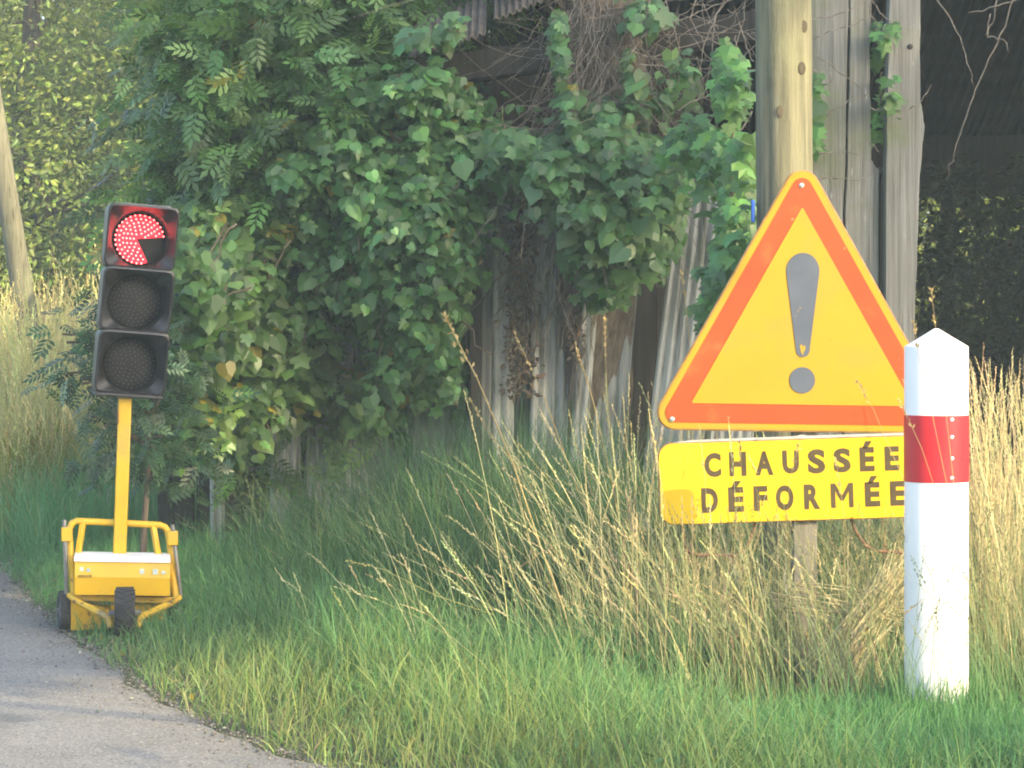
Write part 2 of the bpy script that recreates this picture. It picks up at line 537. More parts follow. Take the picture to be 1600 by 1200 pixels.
# leaf shapes: x across, y to the tip, z the fold
HEART = (np.array([(0, 0, 0), (.3, -.16, -.06), (.52, .08, -.13), (.46, .42, -.12), (.2, .75, -.07), (0, 1.0, -.12),
                   (-.2, .75, -.07), (-.46, .42, -.12), (-.52, .08, -.13), (-.3, -.16, -.06), (0, .5, 0)], float),
         np.array([(0, 1, 2), (0, 2, 10), (2, 3, 10), (3, 4, 10), (4, 5, 10), (5, 6, 10), (6, 7, 10), (7, 8, 10), (8, 0, 10), (8, 9, 0)]))
LOBED = (np.array([(0, 0, 0), (.3, -.1, -.05), (.5, .12, -.12), (.34, .3, -.06), (.56, .52, -.15), (.22, .6, -.05), (0, 1.0, -.1),
                   (-.22, .6, -.05), (-.56, .52, -.15), (-.34, .3, -.06), (-.5, .12, -.12), (-.3, -.1, -.05), (0, .45, 0)], float),
         np.array([(0, 1, 2), (0, 2, 12), (2, 3, 12), (3, 4, 12), (4, 5, 12), (5, 6, 12), (6, 7, 12), (7, 8, 12), (8, 9, 12), (9, 10, 12), (10, 0, 12), (10, 11, 0)]))
OVAL = (np.array([(0, 0, 0), (.24, .42, -.07), (0, 1, -.04), (-.24, .42, -.07), (0, .45, 0)], float),
        np.array([(0, 1, 4), (1, 2, 4), (2, 3, 4), (3, 0, 4)]))


def _pinnate(pairs=4):
    V, F = [], []

    def leaflet(x, y, ang, s):
        c, sn = math.cos(ang), math.sin(ang)
        n = len(V)
        for lx, ly, lz in ((0, 0, 0), (.19, .45, -.04), (0, 1, -.1), (-.19, .45, -.04)):
            V.append((x + (lx * c + ly * sn) * s, y + (-lx * sn + ly * c) * s, lz * s - 0.08 * y * y))
        F.extend([(n, n + 1, n + 2), (n, n + 2, n + 3)])
    for k in range(pairs):
        y = 0.18 + 0.62 * k / pairs
        for sg in (-1, 1):
            leaflet(0, y, sg * R(62 - 5 * k), 0.34)
    leaflet(0, 0.74, 0, 0.36)
    n = len(V)
    V.extend([(-.008, 0, 0), (.008, 0, 0), (.005, .76, -.05), (-.005, .76, -.05)])
    F.extend([(n, n + 1, n + 2), (n, n + 2, n + 3)])
    return np.array(V), np.array(F)


PINN = _pinnate()


def leaves(acc, pos, nrm, tip, size, tmpl, col):
    T, F = tmpl
    n = len(pos)
    nrm = unit(nrm)
    tip = unit(tip - nrm * np.sum(tip * nrm, 1, keepdims=True))
    side = np.cross(tip, nrm)
    S = np.broadcast_to(size, n)[:, None, None]
    fx = rng.uniform(0.8, 1.15, n)[:, None, None]
    fz = rng.uniform(0.2, 1.9, n)[:, None, None]
    V = (T[None, :, 0:1] * side[:, None] * fx + T[None, :, 1:2] * tip[:, None] + T[None, :, 2:3] * nrm[:, None] * fz) * S + pos[:, None]
    o = (np.arange(n) * len(T))[:, None, None]
    C = np.repeat(np.broadcast_to(col, (n, 3))[:, None], len(T), 1)
    acc.add(V.reshape(-1, 3), (F[None] + o).reshape(-1, 3), C.reshape(-1, 3))


def tints(n, c, var=0.25, yellow=0.0):
    b = np.exp(rng.normal(0, var, n))[:, None] * np.asarray(c)
    b = b * np.exp(rng.normal(0, 0.07, (n, 3)))
    if yellow:
        k = rng.uniform(0, 1, n) < yellow
        b[k] = np.array((0.22, 0.2, 0.03)) * rng.uniform(0.7, 1.2, (k.sum(), 1))
    return b


def crown(acc, blobs, twigs, per, size, tmpl, col, length=0.35, droop=0.15, var=0.28, shell=0.5, jitter=0.06, yellow=0.0):
    """Leaf sprays through the volume of several ellipsoids (centre, radii)."""
    vol = np.array([r[0] * r[1] * r[2] for _, r in blobs]) ** 0.75
    cnt = np.maximum(1, (vol / vol.sum() * twigs).astype(int))
    for (c, r), n in zip(blobs, cnt):
        d = unit(rng.normal(0, 1, (n, 3)))
        rad = (rng.uniform(shell ** 3, 1, n) ** (1 / 3))[:, None] * (1 + rng.normal(0, 0.1, (n, 1)))
        p0 = np.array(c) + d * rad * np.array(r)
        td = unit(d + rng.normal(0, 0.55, (n, 3)) + np.array((0, 0, -droop)))
        tc = np.exp(rng.normal(0, 0.2, n))
        for _ in range(per):
            f = rng.uniform(-0.2, 1, n)[:, None]
            p = p0 + td * f * length + rng.normal(0, jitter, (n, 3)) - np.array((0, 0, 1)) * droop * length * f ** 2
            nr = unit(np.array((0, -0.25, 0.8)) + rng.normal(0, 0.55, (n, 3)) + 0.35 * d)
            tp = td * 0.7 + rng.normal(0, 0.55, (n, 3)) + np.array((0, 0, -0.35))
            leaves(acc, p, nr, tp, size * rng.uniform(0.65, 1.3, n), tmpl, tints(n, col, var, yellow) * tc[:, None])


def limb(acc, a, b, r0, r1, seg=6, wob=0.06, n=7, C=None):
    a, b = Vector(a), Vector(b)
    L = (b - a).length
    pts = [a.lerp(b, i / seg) + (Vector(rng.normal(0, wob * L / 3, 3)) if 0 < i < seg else Vector()) for i in range(seg + 1)]
    tube(acc, pts, [r0 + (r1 - r0) * i / seg for i in range(seg + 1)], n, C)
    return pts


def tree(name, label, base, height, blobs, twigs, per, size, tmpl, col, group=None, r0=0.14, **kw):
    z = float(hgt(base[0], base[1]))
    t = thing(name, label, "tree", (base[0], base[1], z), group)
    tr = Acc()
    top = Vector((base[0] + 0.1, base[1] + 0.1, z + height * 0.8))
    pts = limb(tr, (base[0], base[1], z - 0.1), top, r0, r0 * 0.25, 8, 0.04, 10)
    for c, r in blobs:
        k = min(range(len(pts)), key=lambda i: abs(pts[i].z - (c[2] - r[2] * 0.4)))
        e = Vector(c)
        limb(tr, pts[k], e, r0 * 0.4, 0.012, 5, 0.1, 6)
        for _ in range(3):
            d = Vector(unit(rng.normal(0, 1, 3))) * 0.75
            limb(tr, pts[k].lerp(e, 0.6), e + Vector((d.x * r[0], d.y * r[1], d.z * r[2])), r0 * 0.16, 0.006, 4, 0.12, 5)
    obj("trunk", tr, m_bark, t)
    f = Acc()
    crown(f, blobs, twigs, per, size, tmpl, col, **kw)
    obj("crown", f, m_leaf, t, smooth=False)
    return t


def copy_tree(o, loc, rotz, label, s=1.0, parent=None):
    c = o.copy()
    COL.objects.link(c)
    if parent is None:
        c.location = loc
        c.rotation_euler = (0, 0, rotz)
        c.scale = (s, s, s)
        if label:
            c["label"] = label
    else:
        c.parent = parent
    for ch in o.children:
        copy_tree(ch, None, 0, None, 1, c)
    return c


# ------------------------------------------------------------------ traffic light on its yellow trailer
TL_P = at(187, 985, 10.29)
tl = thing("traffic_light", "traffic light with red lamp lit, on a yellow wheeled cart at the road edge", "traffic light",
           (TL_P.x, TL_P.y, 0.0), rotz=R(8.3))
S = 4000 / 10.29


def c_(px, py, d=0.0):
    return Vector(((px - 187) / S, d, (985 - py) / S))


# mast
acc = Acc()
bar(acc, c_(184.5, 930, 0.08), c_(195.5, 618, 0.08), 0.053, 0.053)
mast = obj("mast", acc, m_yellow, tl, True, bevel=0.005)
acc = Acc()
box(acc, c_(195, 619, 0.08) + Vector((0, 0, 0)), (0.062, 0.062, 0.022))
obj("mast_cap", acc, m_rod, mast, True, bevel=0.003)
acc = Acc()
tube(acc, [c_(184, 640, 0.045), c_(184.5, 662, 0.045)], 0.004, 6)
obj("latch_pin", acc, m_rust, mast, True)

# lamp head
ROTH = Matrix.Rotation(R(4.4), 3, 'Y')
YAW = Matrix.Rotation(R(5), 3, 'Z')
HB = c_(199, 616, 0.08)


def hw(x, y, z):
    return HB + YAW @ (ROTH @ Vector((x, y, z)))


def hw_all(acc):
    acc.v = [np.array([hw(*p) for p in a]) for a in acc.v]


SECH, HALF = 0.2535, 0.144
N = 64
for si, z0 in enumerate((0.507, 0.2535, 0.0)):
    a = Acc()
    zc = z0 + SECH / 2
    ang = [2 * math.pi * (k + 0.5) / N for k in range(N)]

    def sq(r_x, r_z, p=16.0):
        o = []
        for t in ang:
            c, s = math.cos(t), math.sin(t)
            kf = (abs(c / r_x) ** p + abs(s / r_z) ** p) ** (-1 / p)
            o.append((kf * c, kf * s))
        return o
    lensc = zc - 0.006
    hx, hz = HALF, SECH / 2 - 0.0004

    def fy(z):
        return -0.075 - 0.06 * min(1, max(0, (z + hz) / (2 * hz)))
    loops = []
    loops.append([(x, 0.10, zc + z) for x, z in sq(hx * 0.9, hz * 0.96)])
    loops.append([(x, 0.09, zc + z) for x, z in sq(hx * 0.98, hz)])
    loops.append([(x, 0.0, zc + z) for x, z in sq(hx, hz)])
    loops.append([(x * 0.985, fy(z), zc + z) for x, z in sq(hx, hz)])
    loops.append([(x * 0.93, fy(z) - 0.003, zc + z * 0.94) for x, z in sq(hx, hz)])
    # slope from the square mouth into the round barrel
    loops.append([(0.119 * math.cos(t), fy(0.119 * math.sin(t)) * 0.62, lensc + 0.119 * math.sin(t)) for t in ang])
    loops.append([(0.113 * math.cos(t), -0.012, lensc + 0.113 * math.sin(t)) for t in ang])
    loops.append([(0.108 * math.cos(t), 0.012, lensc + 0.108 * math.sin(t)) for t in ang])
    V = [p for l in loops for p in l]
    F = [(i * N + k, i * N + (k + 1) % N, (i + 1) * N + (k + 1) % N, (i + 1) * N + k) for i in range(len(loops) - 1) for k in range(N)]
    a.poly(V, [list(range(N))[::-1]] + F)
    hw_all(a)
    lab = {0: "top lamp housing around the lit red lamp"}.get(si)
    hs = obj("lamp_housing", a, m_black, tl, True, sharp=32)
    if lab:
        hs["label"] = lab
    # lens
    a = Acc()
    lathe(a, [(0.1085, 0.012), (0.104, 0.008), (0.075, 0.003), (0.04, -0.001), (0.0, -0.002)], (0, 0, lensc), 40, 'y')
    hw_all(a)
    le = obj("lens", a, m_lensoff, hs, True)
    le["label"] = "lit red lens" if si == 0 else "dark unlit lens"
    # LEDs: rings of small beads; on the red lamp one sector has failed
    on, off = Acc(), Acc()
    glow = Acc()
    for ri in range(7):
        rr = 0.009 + 0.0147 * ri
        cnt = 1 if ri == 0 else int(2 * math.pi * rr / 0.0192)
        for k in range(cnt):
            t = 2 * math.pi * (k + 0.5 * (ri % 2)) / cnt
            x, z = rr * math.cos(t), rr * math.sin(t)
            yv = -0.0135 + 0.13 * rr * rr * 8
            deg = math.degrees(math.atan2(z, x + 0.012))
            dead = -66 < deg < 9
            lit = si == 0 and not dead
            rad = 0.0046 if lit else 0.0019
            if si == 0 and dead:
                continue
            lathe(on if lit else off, [(rad, 0.002), (rad * 0.8, -0.0022), (0, -0.0032)], (x, yv, lensc + z), 8, 'y')
    if si == 0:
        hw_all(on)
        o = obj("led_cluster", on, m_ledred, hs, True)
        o["label"] = "glowing red dots with a dark wedge missing"
        # the lit part of the red lens between the beads
        seg, rin = 60, []
        V = [(-0.012, -0.0125, lensc)]
        for k in range(seg + 1):
            t = R(9 + (360 - 75) * k / seg)
            V.append((-0.012 + 0.094 * math.cos(t) + 0.012 * (1 - 0.0), -0.0125 + 0.0095, lensc + 0.1 * math.sin(t)))
        glow.poly(V, [(0, k + 1, k + 2) for k in range(seg)])
        hw_all(glow)
        obj("lit_sector", glow, m_lensred, hs, True)
    if si:
        hw_all(off)
        obj("unlit_led_cluster", off, m_ledoff, hs, True)
# bottom cap of the head and a pale strip for the sky's reflection on its top
acc = Acc()
box(acc, (0, 0.01, -0.006), (0.27, 0.18, 0.014))
hw_all(acc)
obj("base_cap", acc, m_black, tl, True, bevel=0.004)
acc = Acc()
box(acc, (0.012, -0.085, 0.7625), (0.19, 0.07, 0.006))
hw_all(acc)
obj("top_glint_strip", acc, m_rim, tl, True, bevel=0.002)

# cart: handle frame
acc = Acc()
pts = [c_(116, 930, 0.02), c_(112, 880, 0.06), c_(108.5, 838, 0.1), c_(109, 828, 0.105), c_(112.5, 820, 0.108), c_(120, 816.5, 0.11), c_(185, 820, 0.11),
       c_(250, 824.5, 0.11), c_(258, 828, 0.108), c_(262, 834, 0.105), c_(264, 845, 0.1), c_(269, 890, 0.06), c_(274, 936, 0.02)]
tube(acc, pts, 0.014, 10)
hf = obj("handle_frame", acc, m_yellow, tl, True)
for a_, b_ in ((c_(129.5, 820, 0.11), c_(121.5, 872, 0.06)), (c_(239, 826, 0.11), c_(248, 876, 0.06))):
    acc = Acc()
    bar(acc, a_, b_, 0.022, 0.022)
    obj("strut", acc, m_yellow, tl, True, bevel=0.003)
for a_, b_, cl in ((c_(101.5, 812, 0.04), c_(105, 928, 0.03), c_(105, 835, 0.05)), (c_(269, 822, 0.04), c_(282, 934, 0.03), c_(269.5, 843, 0.05))):
    acc = Acc()
    tube(acc, [a_, b_], 0.0085, 8)
    obj("stabiliser_rod", acc, m_rod, tl, True)
    acc = Acc()
    box(acc, cl, (0.042, 0.05, 0.057))
    obj("clamp", acc, m_yellow, tl, True, bevel=0.004)
# battery box
acc = Acc()
prof = [(-0.07, 869), (-0.075, 876.5), (-0.085, 897), (-0.075, 925), (0.1, 925), (0.1, 869)]
V = []
for px, slope in ((118.5, 0.0), (265, 4.0)):
    V += [c_(px, py + slope, d) for d, py in prof]
n = len(prof)
acc.poly(V, [list(range(n)), [n + k for k in range(n)][::-1]] + [(k, k + n, (k + 1) % n + n, (k + 1) % n) for k in range(n)])
bb = obj("battery_box", acc, m_yellow, tl, True, sharp=15)
acc = Acc()
V = []
for px, s_ in ((117.5, 0.0), (265, 4.2)):
    V += [c_(px, 866 + s_, -0.075), c_(px, 873 + s_, -0.083), c_(px, 868.9 + s_, 0.105), c_(px, 864 + s_, 0.105)]
acc.poly(V, [(0, 1, 2, 3), (7, 6, 5, 4), (0, 4, 5, 1), (1, 5, 6, 2), (2, 6, 7, 3), (3, 7, 4, 0)])
obj("lid", acc, m_lid, bb, True, smooth=False)
for px, py, w_, h_, mm in ((129, 885, 6, 6, m_stick), (139.5, 887, 5, 5, m_stick), (221.5, 890, 7, 8, m_stick), (242, 891, 8, 8, m_stick), (254.5, 892, 6, 5, m_stick), (134, 896, 21, 4, m_smudge)):
    acc = Acc()
    d0 = -0.0835 + 0.0 * px
    yy0 = -0.0775 - (py - 876.5) / (897 - 876.5) * 0.01
    box(acc, c_(px, py, yy0 - 0.0015), (w_ / S, 0.003, h_ / S))
    obj("sticker", acc, mm, bb, True)
# lower frame
acc = Acc()
bar(acc, c_(112, 931, -0.01), c_(276, 939, -0.01), 0.03, 0.024)
obj("cross_bar", acc, m_yrust, tl, True, bevel=0.003)
acc = Acc()
bar(acc, c_(120, 926.5, 0.05), c_(268, 932, 0.05), 0.02, 0.06)
obj("under_rail", acc, m_rust, tl, True)
for pts in ([c_(109, 928, -0.01), c_(122, 936, -0.06), c_(160, 950, -0.2), c_(170, 954, -0.23), c_(173, 962, -0.25), c_(174, 970, -0.26)],
            [c_(280, 934, -0.01), c_(264, 942, -0.06), c_(230, 951, -0.2), c_(221, 954, -0.23), c_(217, 961, -0.25), c_(216, 969, -0.26)]):
    acc = Acc()
    tube(acc, pts, [0.012, 0.014, 0.014, 0.014, 0.013, 0.012], 8)
    obj("drawbar_arm", acc, m_yrust, tl, True)
# lower tray with its skirt
acc = Acc()
V = [c_(112, 936, -0.02), c_(170, 950, -0.02), c_(172, 982, 0.0), c_(112, 984, 0.0), c_(112, 936, 0.16), c_(170, 950, 0.16), c_(172, 982, 0.16), c_(112, 984, 0.16)]
acc.poly(V, [(0, 3, 2, 1), (4, 5, 6, 7), (0, 4, 7, 3), (1, 2, 6, 5), (0, 1, 5, 4), (3, 7, 6, 2)])
obj("ballast_tray", acc, m_yrust, tl, True, smooth=False, bevel=0.003)
acc = Acc()
V = [c_(172.5, 946, 0.02), c_(272, 944, 0.02), c_(268, 970, 0.02), c_(172.5, 980, 0.02)]
V += [v + Vector((0, 0.12, 0)) for v in V]
acc.poly(V, [(0, 3, 2, 1), (4, 5, 6, 7), (0, 4, 7, 3), (1, 2, 6, 5), (0, 1, 5, 4), (3, 7, 6, 2)])
obj("ballast_tray", acc, m_yrust, tl, True, smooth=False, bevel=0.003)


def wheel(cx, cy, cz, r, w, name="wheel", yaw=0.0, tread=True):
    """A tyre standing across x, with chevron tread blocks, on a grey rim."""
    W = Acc()
    rot = Matrix.Rotation(yaw, 3, 'Z')
    nn = 40
    prof = [(r * 0.55, w * 0.3), (r * 0.75, w * 0.48), (r * 0.9, w * 0.47), (r * 0.97, w * 0.33), (r * 0.985, 0.0),
            (r * 0.97, -w * 0.33), (r * 0.9, -w * 0.47), (r * 0.75, -w * 0.48), (r * 0.55, -w * 0.3)]
    lathe(W, prof + [prof[0]], (0, 0, 0), nn, 'x')
    W.f = [f for f in W.f if f.shape[1] == 4]
    if tread:
        for k in range(22):
            for sg in (-1, 1):
                a = 2 * math.pi * (k + (0.25 if sg > 0 else -0.25)) / 22
                q = Matrix.Rotation(a, 3, 'X') @ Matrix.Rotation(sg * R(28), 3, 'Z')
                box(W, q @ Vector((0, 0, 0)) + Matrix.Rotation(a, 3, 'X') @ Vector((sg * w * 0.2, 0, r * 0.985)), (w * 0.42, r * 0.12, r * 0.05), q)
    W.v = [np.array([rot @ Vector(p) + Vector((cx, cy, cz)) for p in v]) for v in W.v]
    wo = obj(name, W, m_rub, tl, True, smooth=True, sharp=35)
    D = Acc()
    lathe(D, [(0.0, w * 0.2), (r * 0.3, w * 0.22), (r * 0.56, w * 0.29), (r * 0.56, -w * 0.29), (r * 0.3, -w * 0.22), (0.0, -w * 0.2)], (0, 0, 0), 24, 'x')
    tube(D, [(-w * 0.75, 0, 0), (w * 0.75, 0, 0)], 0.01, 8)
    D.v = [np.array([rot @ Vector(p) + Vector((cx, cy, cz)) for p in v]) for v in D.v]
    obj("rim", D, m_rim, wo, True)


wheel(0.022, -0.26, 0.1, 0.1, 0.084)
wheel(-0.222, 0.07, 0.078, 0.078, 0.046, yaw=R(9))
wheel(0.215, 0.07, 0.07, 0.078, 0.046)

# ------------------------------------------------------------------ warning sign
SY = 8.8
sp = at(1258, 1080, SY)
sg = thing("warning_sign", "triangular orange and yellow warning sign with a text plate below, on short post", "road sign", (sp.x, SY + 0.05, 0))


def sp_(px, py):
    q = at(px, py, SY)
    return (q.x, q.z)


def flat(name, outline, y0, th, mat, parent, bevel=0):
    a = Acc()
    prism(a, outline, y0, y0 + th)
    return obj(name, a, mat, parent, smooth=False, bevel=bevel)


tri = [(1253.5, 236), (1500, 678.5), (1007, 671.5)]
# panel with its rusty folded rim, then the films laid one on another
panel = flat("triangle_panel", rounded([sp_(*p) for p in tri], 0.062, 10), SY, 0.018, m_srim, sg, 0.003)


def inset(pts, d):
    """Moves each side of a triangle inward by d metres."""
    P = [Vector(sp_(*p)) for p in pts]
    cen = sum(P, Vector((0, 0))) / 3
    L = []
    for i in range(3):
        a, b = P[i], P[(i + 1) % 3]
        t = (b - a).normalized()
        nn = Vector((-t.y, t.x))
        if (cen - a).dot(nn) < 0:
            nn = -nn
        L.append((a + nn * d, t))
    o = []
    for i in range(3):
        (a, t), (b, s) = L[i - 1], L[i]
        det = t.x * s.y - t.y * s.x
        k = ((b.x - a.x) * s.y - (b.y - a.y) * s.x) / det
        o.append((a.x + t.x * k, a.y + t.y * k))
    return o


flat("yellow_border", rounded(inset(tri, 0.006), 0.056, 10), SY - 0.003, 0.003, m_syel, panel)
flat("orange_band", rounded(inset(tri, 0.028), 0.034, 8), SY - 0.006, 0.003, m_sora, panel)
flat("yellow_face", rounded(inset(tri, 0.094), 0.004, 4), SY - 0.009, 0.003, m_syel, panel)
ex_ = []
for k in range(13):
    t = math.pi * k / 12
    ex_.append((1254 + 26 * math.cos(t), 424 - 29 * math.sin(t)))
for k in range(9):
    t = math.pi * k / 8
    ex_.append((1254 - 10.5 * math.cos(t), 547 + 11 * math.sin(t)))
flat("exclamation_bar", [sp_(*p) for p in ex_], SY - 0.012, 0.003, m_sgrey, panel)
flat("exclamation_dot", [sp_(1253 + 20 * math.cos(2 * math.pi * k / 32), 594 + 20.5 * math.sin(2 * math.pi * k / 32)) for k in range(32)], SY - 0.012, 0.003, m_sgrey, panel)
flat("paint_chip", [sp_(*p) for p in ((1249, 541), (1252, 537), (1254, 542), (1257, 539), (1258, 546), (1255, 549), (1254, 556), (1251, 550))], SY - 0.0135, 0.0015, m_syel, panel)
for px, py in ((1252, 290), (1050, 655), (1462, 661)):
    acc = Acc()
    q = at(px, py, SY)
    lathe(acc, [(0.009, 0.002), (0.009, -0.003), (0.005, -0.006), (0, -0.007)], (q.x, SY - 0.006, q.z), 14, 'y')
    obj("bolt", acc, m_zinc, panel)
# plate
TH = math.atan2(0.0325, 1)
pc = at(1255, 749.5, SY)


def pl(u, v):
    c, s = math.cos(TH), math.sin(TH)
    return (pc.x + u * c - v * s, pc.z + u * s + v * c)


PW, PH = 0.994 / 2, 0.283 / 2
PYY = SY - 0.004
plate = flat("text_plate", [pl(*p) for p in rounded([(-PW, -PH), (PW, -PH), (PW, PH), (-PW, PH)], 0.05, 8)], PYY, 0.014, m_srim, sg, 0.002)
flat("yellow_film", [pl(*p) for p in rounded([(-PW + .004, -PH + .004), (PW - .004, -PH + .004), (PW - .004, PH - .004), (-PW + .004, PH - .004)], 0.047, 8)], PYY - 0.003, 0.003, m_plate, plate)
flat("edge_trim", [pl(*p) for p in ((-PW + 0.05, PH), (PW - 0.05, PH), (PW - 0.05, PH + 0.009), (0.02, PH + 0.009), (0.0, PH + 0.014), (-0.02, PH + 0.009), (-PW + 0.12, PH + 0.007))], PYY - 0.002, 0.02, m_zinc, plate)

# lettering from Blender's own font, each letter fitted to its place on the plate
dg_cache = {}


dg_cache['M'] = (np.array([(0, 0), (0, 1), (.2, 1), (.5, .5), (.8, 1), (1, 1), (1, 0), (.8, 0), (.8, .68), (.57, .28), (.43, .28), (.2, .68), (.2, 0)]), [tuple(range(13))[::-1]])


def glyph(ch):
    if ch not in dg_cache:
        cu = bpy.data.curves.new("glyph", 'FONT')
        cu.body = ch
        cu.offset = 0.046
        cu.resolution_u = 4
        o = bpy.data.objects.new("glyph", cu)
        COL.objects.link(o)
        bpy.context.view_layer.update()
        me = bpy.data.meshes.new_from_object(o.evaluated_get(bpy.context.evaluated_depsgraph_get()))
        V = np.array([v.co[:] for v in me.vertices])
        F = [tuple(p.vertices) for p in me.polygons]
        bpy.data.objects.remove(o)
        bpy.data.curves.remove(cu)
        bpy.data.meshes.remove(me)
        dg_cache[ch] = (V, F)
    return dg_cache[ch]


def letter_row(row, name, lab):
    a = Acc()
    for ch, x0, x1, y0, y1 in row:       # zoom coordinates: four to a photo pixel
        V, F = glyph(ch)
        body = glyph('E')[0] if ch == 'É' else V
        lo, hi = body.min(0), body.max(0)
        c = ((x0 + x1) / 8 + 1020, (y0 + y1) / 8 + 660)
        q = at(c[0], c[1], SY)
        # into the plate's own axes
        dx, dz = q.x - pc.x, q.z - pc.z
        cu, cv = dx * math.cos(TH) + dz * math.sin(TH), -dx * math.sin(TH) + dz * math.cos(TH)
        w, h = (x1 - x0) / 4 / 454.5 * 0.96, (y1 - y0) / 4 / 454.5 * 0.96
        P = []
        for v in V:
            u = cu + ((v[0] - lo[0]) / (hi[0] - lo[0]) - 0.5) * w
            vv = cv + ((v[1] - lo[1]) / (hi[1] - lo[1]) - 0.5) * h
            x, z = pl(u, vv)
            P.append((x, PYY - 0.0045, z))
        a.poly(P, F)
    o = obj(name, a, m_letter, plate, smooth=False)
    o["label"] = lab


letter_row([('C', 320, 428, 186, 344), ('H', 475, 585, 180, 338), ('A', 638, 753, 176, 332), ('U', 807, 915, 170, 322), ('S', 965, 1079, 163, 322),
            ('S', 1126, 1238, 157, 315), ('É', 1290, 1385, 150, 308), ('E', 1446, 1541, 145, 303)], "lettering", "upper line of dark capitals")
letter_row([('D', 301, 409, 405, 567), ('É', 470, 569, 400, 561), ('F', 628, 718, 393, 555), ('O', 766, 881, 388, 551), ('R', 942, 1046, 382, 545),
            ('M', 1108, 1255, 375, 535), ('É', 1322, 1420, 368, 528), ('E', 1480, 1578, 362, 522)], "lettering", "lower line of dark capitals")
# post and rusty hoops
acc = Acc()
a_, b_ = at(1259, 1085, SY), at(1259, 640, SY)
box(acc, ((a_.x + b_.x) / 2, SY + 0.055, 0.52), (0.084, 0.07, 1.14))
obj("post", acc, m_spost, sg, bevel=0.006)
for hoop in ([(1065, 806), (1068, 845), (1074, 862), (1090, 867), (1150, 868), (1164, 860), (1176, 832), (1182, 806)],
             [(1328, 806), (1338, 832), (1352, 852), (1370, 861), (1415, 864), (1440, 860), (1447, 840), (1450, 800)]):
    acc = Acc()
    pts = [at(x, y, SY + 0.03) for x, y in hoop]
    tube(acc, pts, 0.006, 8)
    obj("rusty_hoop", acc, m_rust, sg)

# ------------------------------------------------------------------ bollard
BY = 8.0
bp = at(1463, 1122, BY)
bl = thing("bollard", "white round marker post with pointed top and red band beside the warning sign", "bollard", (bp.x, BY, 0))
r = 0.0995
zt, zs = at(0, 513, BY).z, at(0, 541, BY).z
zb1, zb0 = at(0, 648, BY).z, at(0, 752, BY).z
acc = Acc()
lathe(acc, [(r, -0.12), (r, zs - 0.006), (r * 0.985, zs), (r * 0.5, (zs + zt) / 2 + 0.001), (0.006, zt - 0.0005), (0, zt)], (bp.x, BY, 0), 64)
obj("post_body", acc, m_white, bl)
acc = Acc()
lathe(acc, [(r + 0.0002, zb0), (r + 0.0018, zb0 + 0.0005), (r + 0.0018, zb1 - 0.0005), (r + 0.0002, zb1)], (bp.x, BY, 0), 64)
acc.f = [f for f in acc.f if f.shape[1] == 4]
band = obj("red_band", acc, m_red, bl)
for py in (654, 681, 714, 744):
    acc = Acc()
    th = math.asin((1479 - 1463) / 500 / r)
    ce = Vector((bp.x + (r + 0.001) * math.sin(th), BY - (r + 0.001) * math.cos(th), at(0, py, BY).z))
    lathe(acc, [(0.0065, 0.001), (0.006, -0.002), (0.003, -0.0035), (0, -0.004)], ce, 12, 'y')
    obj("rivet", acc, m_rivet, band)

# ------------------------------------------------------------------ utility pole and the leaning pole on the left
UY = 9.85
a_, b_ = at(1231, 990, UY), at(1223.5, 0, UY)
up = thing("utility_pole", "thick pale wooden utility pole standing right behind the warning sign", "pole", (a_.x, UY, 0))
acc = Acc()
nseg, nn = 46, 40
V, F = [], []
for i in range(nseg + 1):
    z = -0.2 + 7.2 * i / nseg
    k = (z - 0) / (b_.z)
    cx = a_.x + (b_.x - a_.x) * k
    rr = 0.1105 - 0.0012 * z
    for j in range(nn):
        t = 2 * math.pi * j / nn
        q = rr * (1 + 0.012 * math.sin(3 * t + 1) + 0.008 * math.sin(7 * t + 0.4 * z) + 0.006 * math.sin(9 * z + t))
        # two long drying cracks
        for tc_, wd in ((4.02, 0.05), (5.2, 0.04)):
            dd = abs((t - tc_ - 0.03 * math.sin(2 * z) + math.pi) % (2 * math.pi) - math.pi)
            if dd < 0.09:
                q -= 0.006
        V.append((cx + q * math.cos(t), UY + q * math.sin(t), z))
F = [(i * nn + j, i * nn + (j + 1) % nn, (i + 1) * nn + (j + 1) % nn, (i + 1) * nn + j) for i in range(nseg) for j in range(nn)]
acc.poly(V, F + [[nseg * nn + j for j in range(nn)]])
obj("pole_shaft", acc, m_pole, up, sharp=0)
acc = Acc()
for px, py in ((1252, 45), (1249, 110), (1215, 178)):
    q = at(px, py, UY)
    dx = q.x - (a_.x + (b_.x - a_.x) * q.z / b_.z)
    yv = UY - math.sqrt(max(0.0, 0.108 ** 2 - dx * dx))
    acc2 = Acc()
    lathe(acc2, [(0.016, 0.012), (0.014, -0.003), (0.009, -0.0045), (0, -0.003)], (q.x, yv, q.z), 14, 'y')
    for v in acc2.v:
        v[:, 2] = q.z + (v[:, 2] - q.z) * 1.7
    obj("knot", acc2, m_knot, up)
acc = Acc()
q = at(1176.5, 330, UY - 0.03)
box(acc, q, (0.012, 0.03, 0.085))
obj("blue_tag", acc, m_blue, up, bevel=0.002)

LY = 17.5
lp = thing("leaning_pole", "slim wooden pole leaning at the far left above the dry grass bank", "pole", (at(44, 500, LY).x, LY, 0.55))
acc = Acc()
tube(acc, [at(62, 620, LY), at(36, 460, LY), at(12, 310, LY), at(-8, 180, LY), at(-55, -120, LY), at(-100, -420, LY)], [0.078, 0.076, 0.072, 0.068, 0.062, 0.056], 18)
obj("pole_shaft", acc, m_pole, lp)

# ------------------------------------------------------------------ barn
bn = thing("barn", "tumbledown barn of grey boards and corrugated sheets under the creepers, dark inside", "barn", (1.5, 12.0, 0))


